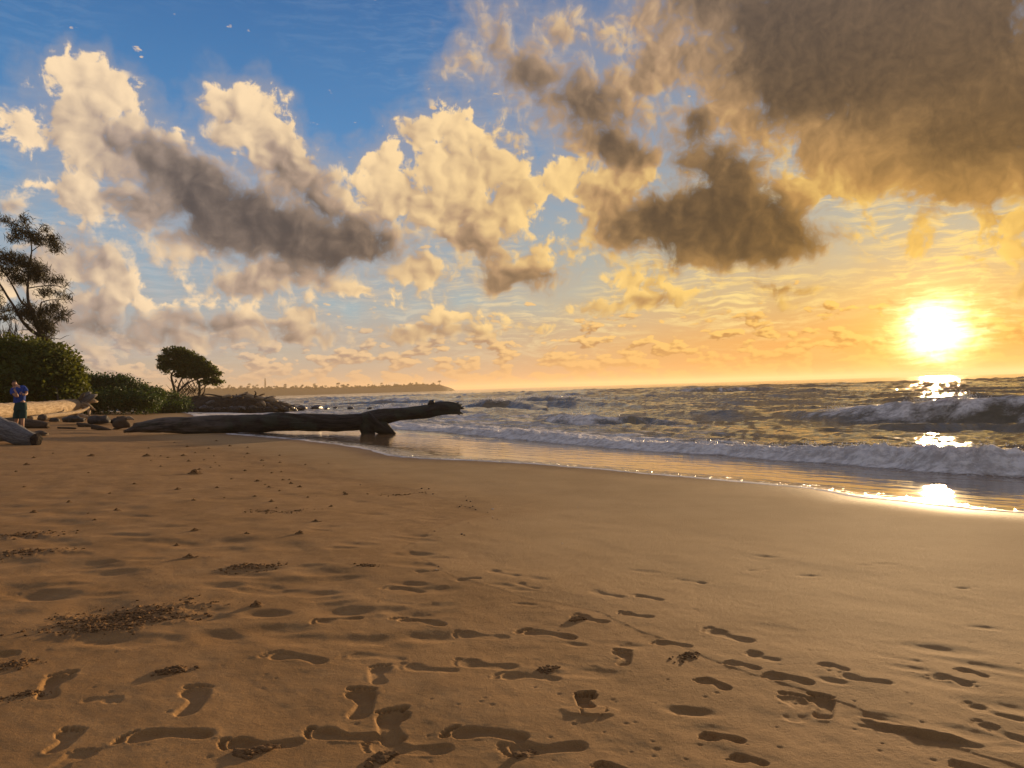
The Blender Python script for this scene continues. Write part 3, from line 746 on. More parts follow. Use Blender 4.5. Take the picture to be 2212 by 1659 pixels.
def ico(sub=3):
    bm = bmesh.new(); bmesh.ops.create_icosphere(bm, subdivisions=sub, radius=1.0)
    V = np.array([v.co[:] for v in bm.verts]); F = [tuple(v.index for v in f.verts) for f in bm.faces]; bm.free(); return V, F
ICO = {k: ico(k) for k in (1, 2, 3)}
def rock(mb, c, rx, ry, rz, seed, sub=3, amp=0.28, rot=0.0, flat=0.45):
    V, F = ICO[sub]; n = 1 + amp * (fbm(V[:, 0] * 1.4 + seed * 3.1, V[:, 1] * 1.4 + V[:, 2] * 1.7, 3, seed) + 0.6 * fbm(V[:, 2] * 2.1 - seed, V[:, 0] * 1.9 + V[:, 1], 2, seed + 5))
    W_ = V * n[:, None]; W_[:, 2] = np.where(W_[:, 2] < -flat, -flat + (W_[:, 2] + flat) * .15, W_[:, 2])
    W_ = W_ * np.array([rx, ry, rz]); ca, sa = math.cos(rot), math.sin(rot)
    W_ = np.stack([W_[:, 0] * ca - W_[:, 1] * sa, W_[:, 0] * sa + W_[:, 1] * ca, W_[:, 2]], 1)
    mb.add(W_ + np.array(c), F)
def cards(mb, C, size, rs, aspect=0.55, droop=0.0, tilt=None, fold=True):
    """leaf shaped faces at the points C; size per leaf"""
    n = len(C); size = np.asarray(size) + np.zeros(n)
    d = rs.normal(size=(n, 3)); d[:, 2] = d[:, 2] * .6 - droop
    if tilt is not None: d += tilt
    d /= np.linalg.norm(d, axis=1)[:, None]
    s_ = np.cross(d, rs.normal(size=(n, 3))); s_ /= np.linalg.norm(s_, axis=1)[:, None]
    nn = np.cross(d, s_)
    L = size[:, None]
    v0 = C - d * L * .5; v2 = C + d * L * .5; v1 = C + s_ * L * aspect * .5 + nn * L * .06; v3 = C - s_ * L * aspect * .5 + nn * L * .06
    V = np.stack([v0, v1, v2, v3], 1).reshape(-1, 3)
    F = [(4 * i, 4 * i + 1, 4 * i + 2, 4 * i + 3) for i in range(n)]
    mb.add(V, F, tint=np.repeat(rs.rand(n), 4))
def blob_points(rs, n, shell=0.5):
    d = rs.normal(size=(n, 3)); d /= np.linalg.norm(d, axis=1)[:, None]
    return d * (shell + (1 - shell) * rs.rand(n)[:, None] ** .6)
def empty(name, loc, label, cat, group=None):
    o = bpy.data.objects.new(name, None); COL.objects.link(o); o.location = loc; o.empty_display_size = .2
    o['label'] = label; o['category'] = cat
    if group: o['group'] = group
    bpy.context.view_layer.update()
    return o
def adopt(o, root):
    o.parent = root; o.matrix_parent_inverse = Matrix.Translation(root.location).inverted(); return o

# ------------------------------------------------------------------ materials
def wood(name, dark, light, rough=0.85, crack=0.5, patch=None, gscale=1.0):
    m, N, b = newmat(name)
    a = N.attr('ang'); l = N.attr('along'); pos = N.n.new('ShaderNodeNewGeometry').outputs['Position']
    v = N.comb(N.mul(N.m('COSINE', a), 2.2 * gscale), N.mul(N.m('SINE', a), 2.2 * gscale), N.mul(l, .55 * gscale))
    g1_ = N.noise(v, 3.0, 5, 0.65); g2_ = N.noise(v, 14.0, 3, 0.6); g3_ = N.noise(pos, 1.6, 3, 0.6)
    c = N.mix(N.ss(g1_, .35, .65), dark, light); c = N.mix(N.mul(N.ss(g2_, .5, .68), crack), c, tuple(x * .3 for x in dark))
    if patch: c = N.mix(N.ss(g3_, .48, .62), c, patch)
    N.put(b.inputs['Base Color'], c); b.inputs['Roughness'].default_value = rough; b.inputs['Specular IOR Level'].default_value = .25
    N.put(b.inputs['Normal'], bump(N, N.add(N.mul(g1_, .05), N.mul(g2_, .02)), 1.0, 1.0))
    return m
m_trunk = wood('dark_wet_wood', (.020, .015, .011), (.058, .044, .032), .62, .6, (.045, .046, .030))
m_stub = m_trunk.copy()
_n = NT(m_trunk.node_tree); _b = m_trunk.node_tree.nodes['Principled BSDF']; _src = _b.inputs['Base Color'].links[0].from_socket
_al = _n.attr('along'); _dry = _n.mul(_n.ss(_al, 5.2, 1.5), _n.ss(_n.noise(_n.comb(_n.m('COSINE', _n.attr('ang')), _n.m('SINE', _n.attr('ang')), _al), 1.3, 4, .65), .36, .6))
_n.put(_b.inputs['Base Color'], _n.mix(_dry, _src, (.125, .102, .082)))
m_pale = wood('bleached_wood', (.30, .21, .12), (.52, .40, .26), .85, .7)
m_grey = wood('weathered_wood', (.11, .10, .092), (.24, .22, .20), .9, .8)
m_brown = wood('brown_wood', (.075, .052, .034), (.16, .115, .075), .9, .8)
m_bark = wood('tree_bark', (.045, .034, .025), (.10, .078, .058), .9, .5)
def plain(name, col, col2, scale, rough=.85, bmp=.02, spec=.3):
    m, N, b = newmat(name); pos = N.n.new('ShaderNodeNewGeometry').outputs['Position']
    n_ = N.noise(pos, scale, 5, .65); N.put(b.inputs['Base Color'], N.mix(N.ss(n_, .32, .68), col, col2))
    b.inputs['Roughness'].default_value = rough; b.inputs['Specular IOR Level'].default_value = spec
    if bmp: N.put(b.inputs['Normal'], bump(N, n_, 1.0, bmp))
    return m
m_rock = plain('basalt', (.022, .019, .017), (.065, .055, .046), 4, .7, .05)
m_rockw = plain('wet_basalt', (.018, .017, .018), (.05, .046, .046), 3, .35, .05, .5)
m_rockb = plain('brown_rock', (.05, .036, .025), (.12, .09, .062), 5, .85, .04)
m_earth = plain('dark_bank_earth', (.016, .012, .009), (.05, .037, .026), 2.5, .95, .12)
m_clod = plain('damp_sand_clod', (.12, .064, .024), (.25, .14, .055), 90, .95, .004, .15)
m_peb = plain('dark_pebble', (.05, .030, .022), (.12, .075, .055), 40, .7, .002)
m_shell = plain('shell', (.6, .54, .46), (.78, .72, .64), 60, .5, 0)
def leafmat(name, c1, c2, back, mixf=.45):
    m = bpy.data.materials.new(name); m.use_nodes = True; t = m.node_tree; t.nodes.clear(); N = NT(t)
    ti = N.attr('tint'); c = N.mix(ti, c1, c2)
    d = N.n.new('ShaderNodeBsdfPrincipled'); N.put(d.inputs['Base Color'], c); d.inputs['Roughness'].default_value = .6; d.inputs['Specular IOR Level'].default_value = .25
    tr = N.n.new('ShaderNodeBsdfTranslucent'); N.put(tr.inputs[0], N.mix(ti, back, tuple(x * .6 for x in back)))
    mx = N.n.new('ShaderNodeMixShader'); mx.inputs[0].default_value = mixf; t.links.new(d.outputs[0], mx.inputs[1]); t.links.new(tr.outputs[0], mx.inputs[2])
    o = N.n.new('ShaderNodeOutputMaterial'); t.links.new(mx.outputs[0], o.inputs[0]); return m
m_leaf = leafmat('broad_leaf', (.040, .070, .012), (.085, .112, .020), (.115, .125, .014))
m_hedge = leafmat('hedge_leaf', (.022, .050, .012), (.050, .090, .020), (.07, .11, .015), .3)
m_lone = leafmat('heliotrope_leaf', (.030, .052, .013), (.072, .098, .022), (.12, .14, .018), .4)
m_needle = leafmat('ironwood_needle', (.030, .032, .018), (.060, .056, .030), (.07, .06, .02), .3)
m_twig = leafmat('dead_twig', (.050, .036, .028), (.085, .062, .048), (.05, .03, .02), .15)
m_far = leafmat('far_leaf', (.030, .036, .020), (.052, .056, .030), (.05, .05, .02), .2)

# ------------------------------------------------------------------ the great fallen trunk
YA = onground(400, 937).y; YB = onground(800, 938).y
def ty(x): return YA + (YB - YA) * (x - 400) / 400.0
def tp(x, y, dy=0): return at(x, y, ty(x) + dy)
def tr_(x, px): return px * ty(x) / FPX
G0 = tp(500, 936)
trunk = empty('fallen_trunk', (G0.x, G0.y, ground(G0.x, G0.y)), 'huge dark driftwood trunk lying across the beach with raised broken end', 'driftwood')
mb = MB(); pts = [(270,932,2.5),(284,928.5,6),(304,923.5,11),(344,920,15.5),(413,918,18.5),(494,917,20),(560,914.5,19.5),(616,912,18.5),(700,913,18),(745,914,18),(790,909,19),(835,899,15.5),(876,894,13.5),(919,888.5,14.5),(948,882,14),(975,881.5,13.5),(992,883.5,11.5)]
tube(mb, [tp(x, y) for x, y, r in pts], [tr_(x, r) for x, y, r in pts], 36, .06, .19, 3, 1.0, True, .10, 1.1)
adopt(mb.build('trunk', m_trunk), trunk)
mb = MB(); bp = [(786,903,19),(806,914,19),(826,925,15),(842,933,9),(853,938.5,4)]
tube(mb, [tp(x, y, -.12) for x, y, r in bp], [tr_(x, r) for x, y, r in bp], 18, .06, .22, 5, 1, True, .06, 1.6)
tube(mb, [tp(x, y, -.1) for x, y in ((788,905),(790,922),(798,942))], [tr_(x, r) for x, r in ((788,18),(790,17),(798,13))], 16, .06, .2, 6, 1, True, .05)
adopt(mb.build('branch_stub', m_stub), trunk)
mb = MB(); V, F = ICO[3]; c_ = tp(932, 872); rr_ = tr_(932, 8); mb.add(V * (1 + .2 * fbm(V[:, 0] * 2, V[:, 1] * 2 + V[:, 2], 2, 4))[:, None] * rr_ + np.array(c_), F, ang=np.arctan2(V[:, 1], V[:, 0]), along=V[:, 2])
adopt(mb.build('knot', m_stub), trunk)
rs = np.random.RandomState(3)
for i, (x, y, x2, y2, r) in enumerate([(988,874,998,874,3.2),(990,880,1003,883,3.6),(988,888,1000,894,4.0),(985,892,994,897,2.6),(992,884,1001,878,2.2),(984,872,992,869,2.0)]):
    mb = MB(); tube(mb, [tp(x, y, rs.uniform(-.1, .1)), tp((x + x2) / 2, (y + y2) / 2 + rs.uniform(-1, 1)), tp(x2, y2)], [tr_(x, r), tr_(x, r * .8), tr_(x, r * .25)], 7, .04, .25, i, 1, True, .02)
    adopt(mb.build('splinter', m_stub), trunk)

# ------------------------------------------------------------------ driftwood and stones around it
def log(name, pts, Y, mat, label, cat='driftwood', sides=14, rough=.16, ragged=.08, group=None, step=.15, extra=None, sink=0.0):
    P = [at(x, y, Y + (p[3] if len(p) > 3 else 0)) for p in pts for x, y in [p[:2]]]
    R_ = [p[2] * (Y + (p[3] if len(p) > 3 else 0)) / FPX for p in pts]; base = P[len(P) // 2]
    root = empty(name, (base.x, base.y, base.z - R_[len(P) // 2]), label, cat, group)
    mb = MB(); tube(mb, P, R_, sides, step, rough, int(abs(pts[0][0])) % 89, 1, True, ragged, 1.3)
    adopt(mb.build('log_body', mat), root)
    if extra: extra(root)
    return root
YL = onground(105, 902).y
def roots(root):
    rs = np.random.RandomState(8)
    spikes = [(172,872,190,852,196,848,7),(175,870,200,856,210,853,7),(176,872,200,866,211,868,6),(174,874,192,878,206,886,5),(176,876,190,884,193,898,6),(170,868,178,854,184,849,5),(178,872,196,862,204,858,6),(172,874,184,872,199,880,7)]
    for i, (x0, y0, x1, y1, x2, y2, r) in enumerate(spikes):
        mb = MB(); dy = rs.uniform(-.5, .5)
        tube(mb, [at(x0, y0, YL), at(x1, y1, YL + dy * .6), at(x2, y2, YL + dy * 1.4)], [r * YL / FPX, r * .8 * YL / FPX, r * .22 * YL / FPX], 8, .12, .35, 20 + i, 1, True, .08)
        adopt(mb.build('root', m_grey if i in (0, 1, 5, 6) else m_pale), root)
    for i in range(5):
        mb = MB(); t = rs.uniform(20, 150); tube(mb, [at(t, 884 - t * .06 + rs.uniform(-4, 8), YL - .42), at(t + 6, 883 - t * .06 + rs.uniform(-4, 8), YL - .5), at(t + 13, 882 - t * .06 + rs.uniform(-3, 8), YL - .42)], [.05, .10, .03], 7, .06, .4, 40 + i)
        adopt(mb.build('bark_flake', m_brown), root)
log('bleached_log', [(-60,893,20,-14),(0,889,18,-11),(50,887,17.5,-8),(100,884,17,-4.5),(140,879,15.5,-1.5),(165,875,12.5,0),(180,871,11.5,1)], YL, m_pale, 'big pale sunlit log with a flared root end behind the person', extra=roots, sides=20)
log('pole', [(66,904,4.4,-8),(110,898,4.8,-5.5),(150,893,4.4,-3),(176,888,3.6,-1),(192,880,2,0)], YL - 1.5, m_pale, 'long thin pale pole leaning along the foot of the big log', sides=8)
log('short_pole', [(158,896,3.4,2),(176,897,3.8,1),(191,902,3.2,0)], YL - 5.0, m_pale, 'short pale pole end jutting out below the root end', sides=8)
YP = onground(230, 888).y
log('curved_log', [(192,890,3.5,-6),(214,886,4.5,-4.5),(228,879,5,-2),(258,879,5,0),(290,881,4.6,3),(303,880,5,4)], YP, m_pale, 'pale crooked log lying before the green hedge', sides=10)
log('round_ended_log', [(293,880,5.5),(300,879,7.5),(310,878.5,8),(316,879,6)], YP + 4.5, m_grey, 'short grey rounded log end tipping the crooked pale log', sides=12)
log('brown_log', [(262,886.5,4.5),(290,886,5.2),(325,887,5),(348,888,4)], YP - 2, m_brown, 'straight brown log in front of the hedge foot', sides=10)
YF = onground(55, 960).y
log('grey_log', [(-90,905,27,2.0),(-30,919,26,1.0),(10,930,24,.4),(40,940,20,0),(66,948,15,-.4),(77,950,13,-.5)], YF, m_grey, 'thick grey log poking in from the left edge, dark sawn end', sides=24, ragged=.03)
def sawn_end(o):
    c_ = np.array(at(78.5, 950.2, YF - .52)); d_ = np.array(at(77, 950, YF - .5)) - np.array(at(66, 948, YF - .4)); d_ /= np.linalg.norm(d_)
    u_ = np.cross(d_, (0, 0, 1.)); u_ /= np.linalg.norm(u_); v_ = np.cross(u_, d_); mb = MB(); A = np.linspace(0, 2 * np.pi, 24, endpoint=False); r_ = 13.6 * YF / FPX
    Vs = [c_ + .03 * d_]; F = []
    for q_ in (.5, 1.0): Vs += [c_ + (.03 if q_ < 1 else .0) * d_ + q_ * r_ * (1 + .06 * math.sin(5 * a_)) * (math.cos(a_) * u_ + math.sin(a_) * v_) for a_ in A]
    for j in range(24): k_ = (j + 1) % 24; F += [(0, 1 + j, 1 + k_), (1 + j, 25 + j, 25 + k_, 1 + k_)]
    mb.add(Vs, F); adopt(mb.build('sawn_end', m_earth), o)
sawn_end(bpy.data.objects['grey_log'])
YG = onground(80, 925).y
log('dark_log', [(-5,913,12),(25,914,12),(52,915,11),(80,917,9.5),(104,919,7)], YG, m_brown, 'dark cracked log lying just behind the standing person', sides=16)
log('stubby_log', [(-40,918,4.5),(0,911,4.2),(17,907,3.8)], YG + 1, m_pale, 'bright short log end at the left edge beside the person', sides=9)
log('flat_log', [(169,917.5,4.6),(185,918.5,5),(203,921.5,3.6)], onground(185, 922).y, m_brown, 'low dark flat log among the stones', sides=9)
log('board', [(126,924,2),(145,924.6,2.2),(163,925.4,2)], onground(145, 927).y, m_brown, 'thin dark stick flat on the sand before the stones', sides=7)
log('wedge_log', [(199,922,6),(212,924,5.8),(228,927,3.6),(240,929,1.2)], onground(215, 929).y, m_brown, 'dark wedge-shaped log tapering to the right on the sand', sides=9)
log('half_buried_log', [(290,917,3.2),(312,914.5,4),(345,913,4.2),(380,914,3)], ty(330) + 3.5, m_brown, 'half-buried brown log behind the tip of the huge trunk', sides=9)

def stone(name, x, y, rx, ry, Y, mat, label, seed, cat='rock', group=None, amp=.28, sub=3):
    c_ = at(x, y, Y); k = Y / FPX; root_z = ground(c_.x, c_.y)
    mb = MB(); rock(mb, (0, 0, 0), rx * k, min(rx, ry * 1.6) * k, ry * k, seed, sub, amp, .2 * seed)
    o = mb.build(name, mat, label=label, cat=cat, group=group); o.location = c_; return o
for i, (x, y, rx, ry, yb, mt, lb) in enumerate([
 (92,904,9,9.5,914,m_rockb,'round dark stone above the end of the cracked log'),
 (117,908,14,6,913,m_rock,'low dark stone behind the round one, under the pale log'),
 (160,907,31,10,918,m_rock,'broad mossy dark boulder in front of the root end'),
 (214,909,23,13,917,m_rock,'domed dark boulder standing alone on the sand'),
 (250,911,10,8,917,m_rock,'small pointed dark stone left of the stump'),
 (84,938,19,7,942,m_rockb,'low brown stone right of the thick grey log'),
 (305,889,9,3,891,m_rock,'small dark stone at the end of the brown log')]):
    stone('boulder', x, y, rx, ry, onground(x, yb).y, mt, lb, 11 + i)
YS = onground(268, 928).y
st_ = empty('stump', onground(268, 928), 'brown tree stump with a pale broken stub by the trunk tip', 'stump')
mb = MB(); rock(mb, tuple(at(264, 916, YS)), 17 * YS / FPX, .28, 17 * YS / FPX, 33, 3, .3); tube(mb, [at(244, 928, YS), at(258, 922, YS - .1), at(270, 912, YS)], [.03, .10, .16], 9, .06, .25, 34)
for k_ in ('ang', 'along'):
    pass
adopt(mb.build('stump_body', m_brown), st_)
mb = MB(); tube(mb, [at(272, 905, YS), at(280, 903, YS), at(290, 906, YS - .1)], [.08, .075, .03], 9, .04, .3, 35, 1, True, .03)
adopt(mb.build('stub', m_pale), st_)

# ------------------------------------------------------------------ plants along the shore
def crown(mb, ells, Y, thick, n_per, size, rs, shell=.45, droop=0.0, tilt=None, aspect=.6):
    for (x, y, rx, ry, *dd) in ells:
        c_ = at(x, y, Y + (dd[0] if dd else 0)); k = Y / FPX
        n = max(6, int(n_per * rx * ry)); ncl = max(3, n // 14)
        cl = blob_points(rs, ncl, shell) * rs.uniform(.78, 1.14, (ncl, 1)) * np.array([rx * k, min(thick, max(rx, ry) * k), ry * k]) + np.array(c_)
        pts = np.repeat(cl, int(np.ceil(n / ncl)), 0); pts = pts + rs.normal(size=pts.shape) * size * 1.1
        cards(mb, pts, size * rs.uniform(.6, 1.3, len(pts)), rs, aspect, droop, tilt)
rs = np.random.RandomState(21)
# ironwood
YI = 54.0
def ip(cx, cy, dy=0): return at(cx * .1984, 449.9 + cy * .1984, YI + dy)
gi_ = onground(104, 890); iron = empty('ironwood_tree', (at(104, 870, YI).x, YI, ground(at(104, 870, YI).x, YI)), 'tall dark ragged ironwood tree rising above the bushes at the left edge', 'tree')
kI = .1984 * YI / FPX
limbs = [
 ([(560,2100),(545,1700),(540,1500),(470,1400),(400,1270),(360,1150),(310,1020),(300,900),(310,760),(320,600),(345,470),(330,330),(290,200),(255,100)], [42,40,38,34,30,24,18,14,12,10,8,6,4,2]),
 ([(480,1410),(340,1330),(230,1210),(160,1080),(80,960),(0,830),(-120,700),(-250,520)], [26,20,17,15,13,11,8,3]),
 ([(330,1090),(240,1030),(170,900),(90,760),(30,680),(-60,560)], [14,12,10,8,6,2]),
 ([(430,1330),(440,1100),(450,1030),(530,1000),(640,995),(770,985)], [13,9,7,6,4,1.5]),
 ([(305,870),(430,850),(560,840),(690,860),(770,900),(815,950)], [8,6,5,3.5,2.5,1]),
 ([(545,1430),(580,1410),(640,1430),(720,1390),(765,1380)], [8,5,4,3,1]),
 ([(350,1330),(270,1322),(200,1330)], [6,5,2]),
 ([(345,470),(450,400),(560,410),(690,450)], [6,5,4,1.5]), ([(330,340),(430,300),(500,210)], [5,4,1.5]), ([(310,330),(200,220),(100,140),(0,115)], [5,4,3,1.5]),
 ([(320,370),(220,335),(100,340)], [4,3,1.2]), ([(310,720),(420,690),(520,660)], [6,4,2]), ([(305,650),(200,600),(60,520)], [6,5,2]), ([(500,1350),(600,1250),(700,1160),(770,1140)], [8,5,3,1.2]), ([(560,850),(640,800),(655,740)], [3,2,1]), ([(690,860),(740,840),(790,865)], [2.5,2,1])]
for i, (pl, rl) in enumerate(limbs):
    mb = MB(); tube(mb, [ip(x, y, .5 * math.sin(i * 2.1 + j * .7) * (j > 0)) for j, (x, y) in enumerate(pl)], [r * kI * .9 for r in rl], 8, .35, .08, i)
    adopt(mb.build('trunk' if i == 0 else 'limb', m_bark), iron)
tufts = [(270,160,35,70),(330,290,80,60),(420,340,90,50),(200,270,60,60),(150,190,50,30),(60,130,60,25),(170,340,70,20),(490,230,30,35),(560,350,60,50),(620,420,60,50),(600,330,40,30),
 (60,540,90,70),(200,560,120,70),(120,680,100,60),(330,620,100,60),(420,680,90,60),(300,750,120,60),(180,780,70,40),(450,770,80,40),(490,680,40,30),(600,800,60,30),(650,770,20,40),(720,815,15,12),(500,900,50,40),(460,930,70,20),(640,940,60,25),(720,970,50,20),
 (280,1060,60,30),(60,1090,80,30),(250,1130,100,60),(380,1160,100,80),(500,1120,60,60),(600,1080,70,40),(640,1180,70,50),(740,1140,35,25),(450,1260,120,60),(550,1310,60,60),(60,1190,80,30),(500,1380,80,50),(450,1450,80,40),(-100,600,100,150),(-120,1000,120,200)]
mb = MB()
for (x, y, rx, ry) in tufts:
    n = int(.078 * rx * ry) + 10; ncl = max(4, n // 12)
    cl = blob_points(rs, ncl, .25) * np.array([rx * kI, max(rx, ry) * kI * .9, ry * kI * 1.15]) + np.array(ip(x, y))
    pts = np.repeat(cl, int(n / ncl) + 1, 0); pts += rs.normal(size=pts.shape) * np.array([.19, .19, .14])
    cards(mb, pts, rs.uniform(.22, .55, len(pts)), rs, .11, .8, np.array([.25, 0, -.35]))
adopt(mb.build('crown', m_needle), iron)
# dead shrub
ds = empty('dead_shrub', onground(12, 895), 'bare reddish twiggy shrub tangled below the ironwood at the left edge', 'shrub')
mb = MB()
for i in range(70):
    x0, y0 = rs.uniform(-10, 40), rs.uniform(730, 760); x1, y1 = x0 + rs.uniform(-22, 22), y0 - rs.uniform(15, 60)
    tube(mb, [at(x0, y0, YI - 1), at((x0 + x1) / 2 + rs.uniform(-5, 5), (y0 + y1) / 2, YI - 1 + rs.uniform(-.8, .8)), at(x1, y1, YI - 1 + rs.uniform(-1, 1))], [.03, .02, .008], 4, .5, 0, i)
tube(mb, [at(12, 875, YI - 1), at(14, 800, YI - 1), at(15, 745, YI - 1)], [.09, .07, .05], 6, .5, .1, 3)
adopt(mb.build('twigs', m_twig), ds)
# broad-leaved bushes
def bush(name, ells, Y, thick, label, mat, size, n_per, stems, cat='tree', shell=.55):
    x, y = ells[0][:2]; g = at(x, 880, Y); o = empty(name, (g.x, Y, ground(g.x, Y)), label, cat)
    mb = MB(); crown(mb, ells, Y, thick, n_per, size, rs, shell)
    adopt(mb.build('crown', mat), o)
    for i, (pl, rl) in enumerate(stems):
        mb = MB(); tube(mb, [at(px, py, Y + .3 * math.sin(i * 1.7 + j)) for j, (px, py) in enumerate(pl)], rl, 7, .25, .12, i); adopt(mb.build('stem', m_bark), o)
    return o
bush('broadleaf_tree', [(40,790,75,50),(100,795,55,45,-1),(135,820,36,40,-.5),(20,776,60,28),(85,778,55,28),(60,830,80,38,-1.5),(150,850,20,22),(-20,800,60,70),(10,850,40,26,-1),(112,762,14,10),(148,790,12,10),(30,748,16,8),(160,822,12,9),(166,806,6,6),(120,848,30,22,-1.2),(170,846,8,10),(60,757,30,12),(128,785,30,22)], 50.0, 2.6,
     'large rounded bright green tree overhanging the pale log and the person', m_leaf, .27, 2.2, [([(70,895),(66,850),(50,800)], [.14,.12,.05]), ([(90,893),(96,850),(110,800)], [.12,.10,.04]), ([(110,892),(120,860),(140,830)], [.10,.08,.03]), ([(20,896),(10,850),(0,800)], [.12,.1,.04])])
HY = 62.0
bush('naupaka_hedge', [(185,845,26,30),(215,840,36,26,1),(250,842,34,24,1.5),(285,848,34,22,2),(230,866,60,20,-1),(300,868,45,18,0),(190,870,30,18,-1.5),(330,858,25,18,2),(180,826,10,10),(205,820,16,6),(262,822,20,6,2)], HY, 2.2, 'low dense dark green hedge between the big tree and the bank', m_hedge, .21, 4.5, [([(230,892),(232,875),(240,850)], [.05,.04,.02])], 'hedge', .7)
bush('beach_shrub', [(330,862,28,20),(360,866,30,17,1),(385,872,20,13,1),(345,878,30,10,-1),(372,880,28,8,-1),(402,877,8,7),(310,852,16,16,2)], HY + 7, 2.2, 'green mounded shrub tapering down beside the lone tree', m_hedge, .21, 5.0, [([(350,890),(352,880),(360,868)], [.05,.04,.02])], 'shrub', .7)
# driftwood shelter under the big tree
YH = 48.0
sh = empty('driftwood_shelter', (at(100, 880, YH).x, YH, ground(at(100, 880, YH).x, YH)), 'rough frame of driftwood posts and a beam under the big tree', 'shelter')
for nm, pl, rl in [('beam', [(80,839,0),(100,837,0),(124,835,0)], [.06,.07,.05]), ('post', [(89,842,0),(90,856,0),(88,884,0)], [.10,.14,.16]), ('post', [(98,845,0),(97,856,0),(101,884,0)], [.05,.05,.05]), ('post', [(106,844,0),(107,858,0),(109,884,0)], [.04,.05,.05]), ('post', [(122,838,0),(124,850,0),(126,884,0)], [.05,.05,.05])]:
    mb = MB(); tube(mb, [at(x, y, YH) for x, y, _ in pl], rl, 8, .15, .15, len(pl)); adopt(mb.build(nm, m_grey), sh)
# lone wind-shaped tree
YT = 80.0
def lp(cx, cy, dy=0): return at(274.3 + cx * .1736, 713.2 + cy * .1736, YT + dy)
kT = .1736 * YT / FPX
lone = empty('wind_shaped_tree', tuple(lp(750, 850)), 'lone dark tree with a wind-swept crown sloping down to the right', 'tree')
mb = MB()
for (x, y, rx, ry) in [(600,270,140,70),(520,370,120,70),(470,440,70,50),(440,480,45,25),(420,340,30,25),(560,460,70,40),(690,300,100,60),(740,400,130,90),(860,420,150,90),(900,500,180,80),(1000,500,110,80),(1060,570,110,75),(1120,640,60,40),(820,560,150,40),(640,560,50,30),(1000,640,120,35),(480,520,30,20),(760,300,70,40),(690,430,120,80),(780,350,100,65),(870,385,100,55),(960,440,90,55),(660,330,90,60),(790,490,150,70),(700,520,90,40)]:
    n = int(.15 * rx * ry) + 12; ncl = max(4, n // 22)
    cl = blob_points(rs, ncl, .5) * np.array([rx * kT, min(1.6, max(rx, ry) * kT), ry * kT]) + np.array(lp(x, y))
    pts = np.repeat(cl, int(n / ncl) + 1, 0); pts += rs.normal(size=pts.shape) * np.array([.16, .16, .09])
    cards(mb, pts, rs.uniform(.13, .27, len(pts)), rs, .65)
adopt(mb.build('crown', m_lone), lone)
for i, (pl, rl) in enumerate([([(600,860),(590,740),(575,680),(555,600),(560,540),(590,500),(550,430),(520,380)], [20,17,15,14,12,10,7,3]), ([(620,850),(650,680),(690,580),(700,500),(690,400)], [12,10,8,6,3]), ([(640,760),(720,690),(790,640),(900,600),(980,560)], [13,11,9,7,4]),
  ([(890,860),(905,760),(895,670),(880,620),(850,540)], [17,16,13,10,5]), ([(910,830),(960,770),(975,700),(1010,670),(1060,640)], [8,7,6,5,3]), ([(600,650),(618,620),(606,610)], [10,9,5]), ([(900,700),(960,670),(1050,660)], [7,5,3]), ([(570,560),(500,500),(450,470)], [6,4,2]), ([(590,500),(640,440),(650,350)], [6,5,3])]):
    mb = MB(); tube(mb, [lp(x, y, .4 * math.sin(i * 2 + j * .5)) for j, (x, y) in enumerate(pl)], [r * kT for r in rl], 7, .2, .15, i); adopt(mb.build('trunk' if i in (0, 3) else 'limb', m_bark), lone)
mb = MB()
for i in range(60):
    x0, y0 = rs.uniform(600, 900), rs.uniform(700, 850); a_ = rs.uniform(-1.2, 1.2); L_ = rs.uniform(60, 190)
    tube(mb, [lp(x0, y0, rs.uniform(-.6, .6)), lp(x0 + L_ * .5 * math.sin(a_), y0 - L_ * .4, rs.uniform(-.8, .8)), lp(x0 + L_ * math.sin(a_), y0 - L_ * .8, rs.uniform(-.8, .8))], [.045, .03, .01], 4, .4, 0, i)
adopt(mb.build('twigs', m_bark), lone)

# ------------------------------------------------------------------ dark bank with boulders and driftwood
YK = 80.0
rs = np.random.RandomState(31)
ys = np.linspace(0, 1, 60); us = np.linspace(395, 645, 140)
U_, V_ = np.meshgrid(us, ys * 2 - 1, indexing='ij')
topy = np.interp(us, [395, 405, 425, 470, 530, 570, 600, 645], [876, 860, 855, 855.5, 856, 861, 868, 884])
tz = np.array([at(u, t, YK).z for u, t in zip(us, topy)]); cxw = np.array([at(u, 880, YK).x for u in us])
depth = 3.6
prof = np.clip(1 - np.abs(V_) ** 2.6, 0, 1)
Xb = cxw[:, None] + 0 * V_; Yb = YK + V_ * depth + .8 * fbm(Xb / 2.0, V_ * 2, 2, 5)
zb = -1.3
Zb = zb + (tz[:, None] - zb) * (prof ** .6) + .25 * fbm(Xb / 1.1, Yb / 1.1, 3, 6) * prof ** .3 - .05
me, used = grid_mesh('rocky_bank', Xb, Yb, Zb)
link('rocky_bank', me, m_earth, kind='structure', label='dark eroded earth bank running out into the sea')
BL = 'dark boulder among the others along the foot of the black bank'
for i in range(26):
    x = 395 + i * 9.6 + rs.uniform(-4, 4); y = np.interp(x, [395, 640], [887, 886]) + rs.uniform(-5, 2); r = rs.uniform(4, 11)
    stone('boulder', x, y - r * .3, r, r * rs.uniform(.45, .7), YK - 4.0 + rs.uniform(-.8, .8), m_rockw if i % 2 else m_rock, BL, 60 + i, group='boulders at the foot of the bank', sub=2)
for i in range(12):
    x = 575 + rs.uniform(0, 60); y = np.interp(x, [575, 640], [866, 883]) + rs.uniform(0, 8); r = rs.uniform(5, 10)
    stone('boulder', x, y, r, r * .5, YK - 2 + rs.uniform(-1, 1), m_rockw, 'wet boulder on the seaward slope of the black bank', 90 + i, group='boulders on the tip of the bank', sub=2)
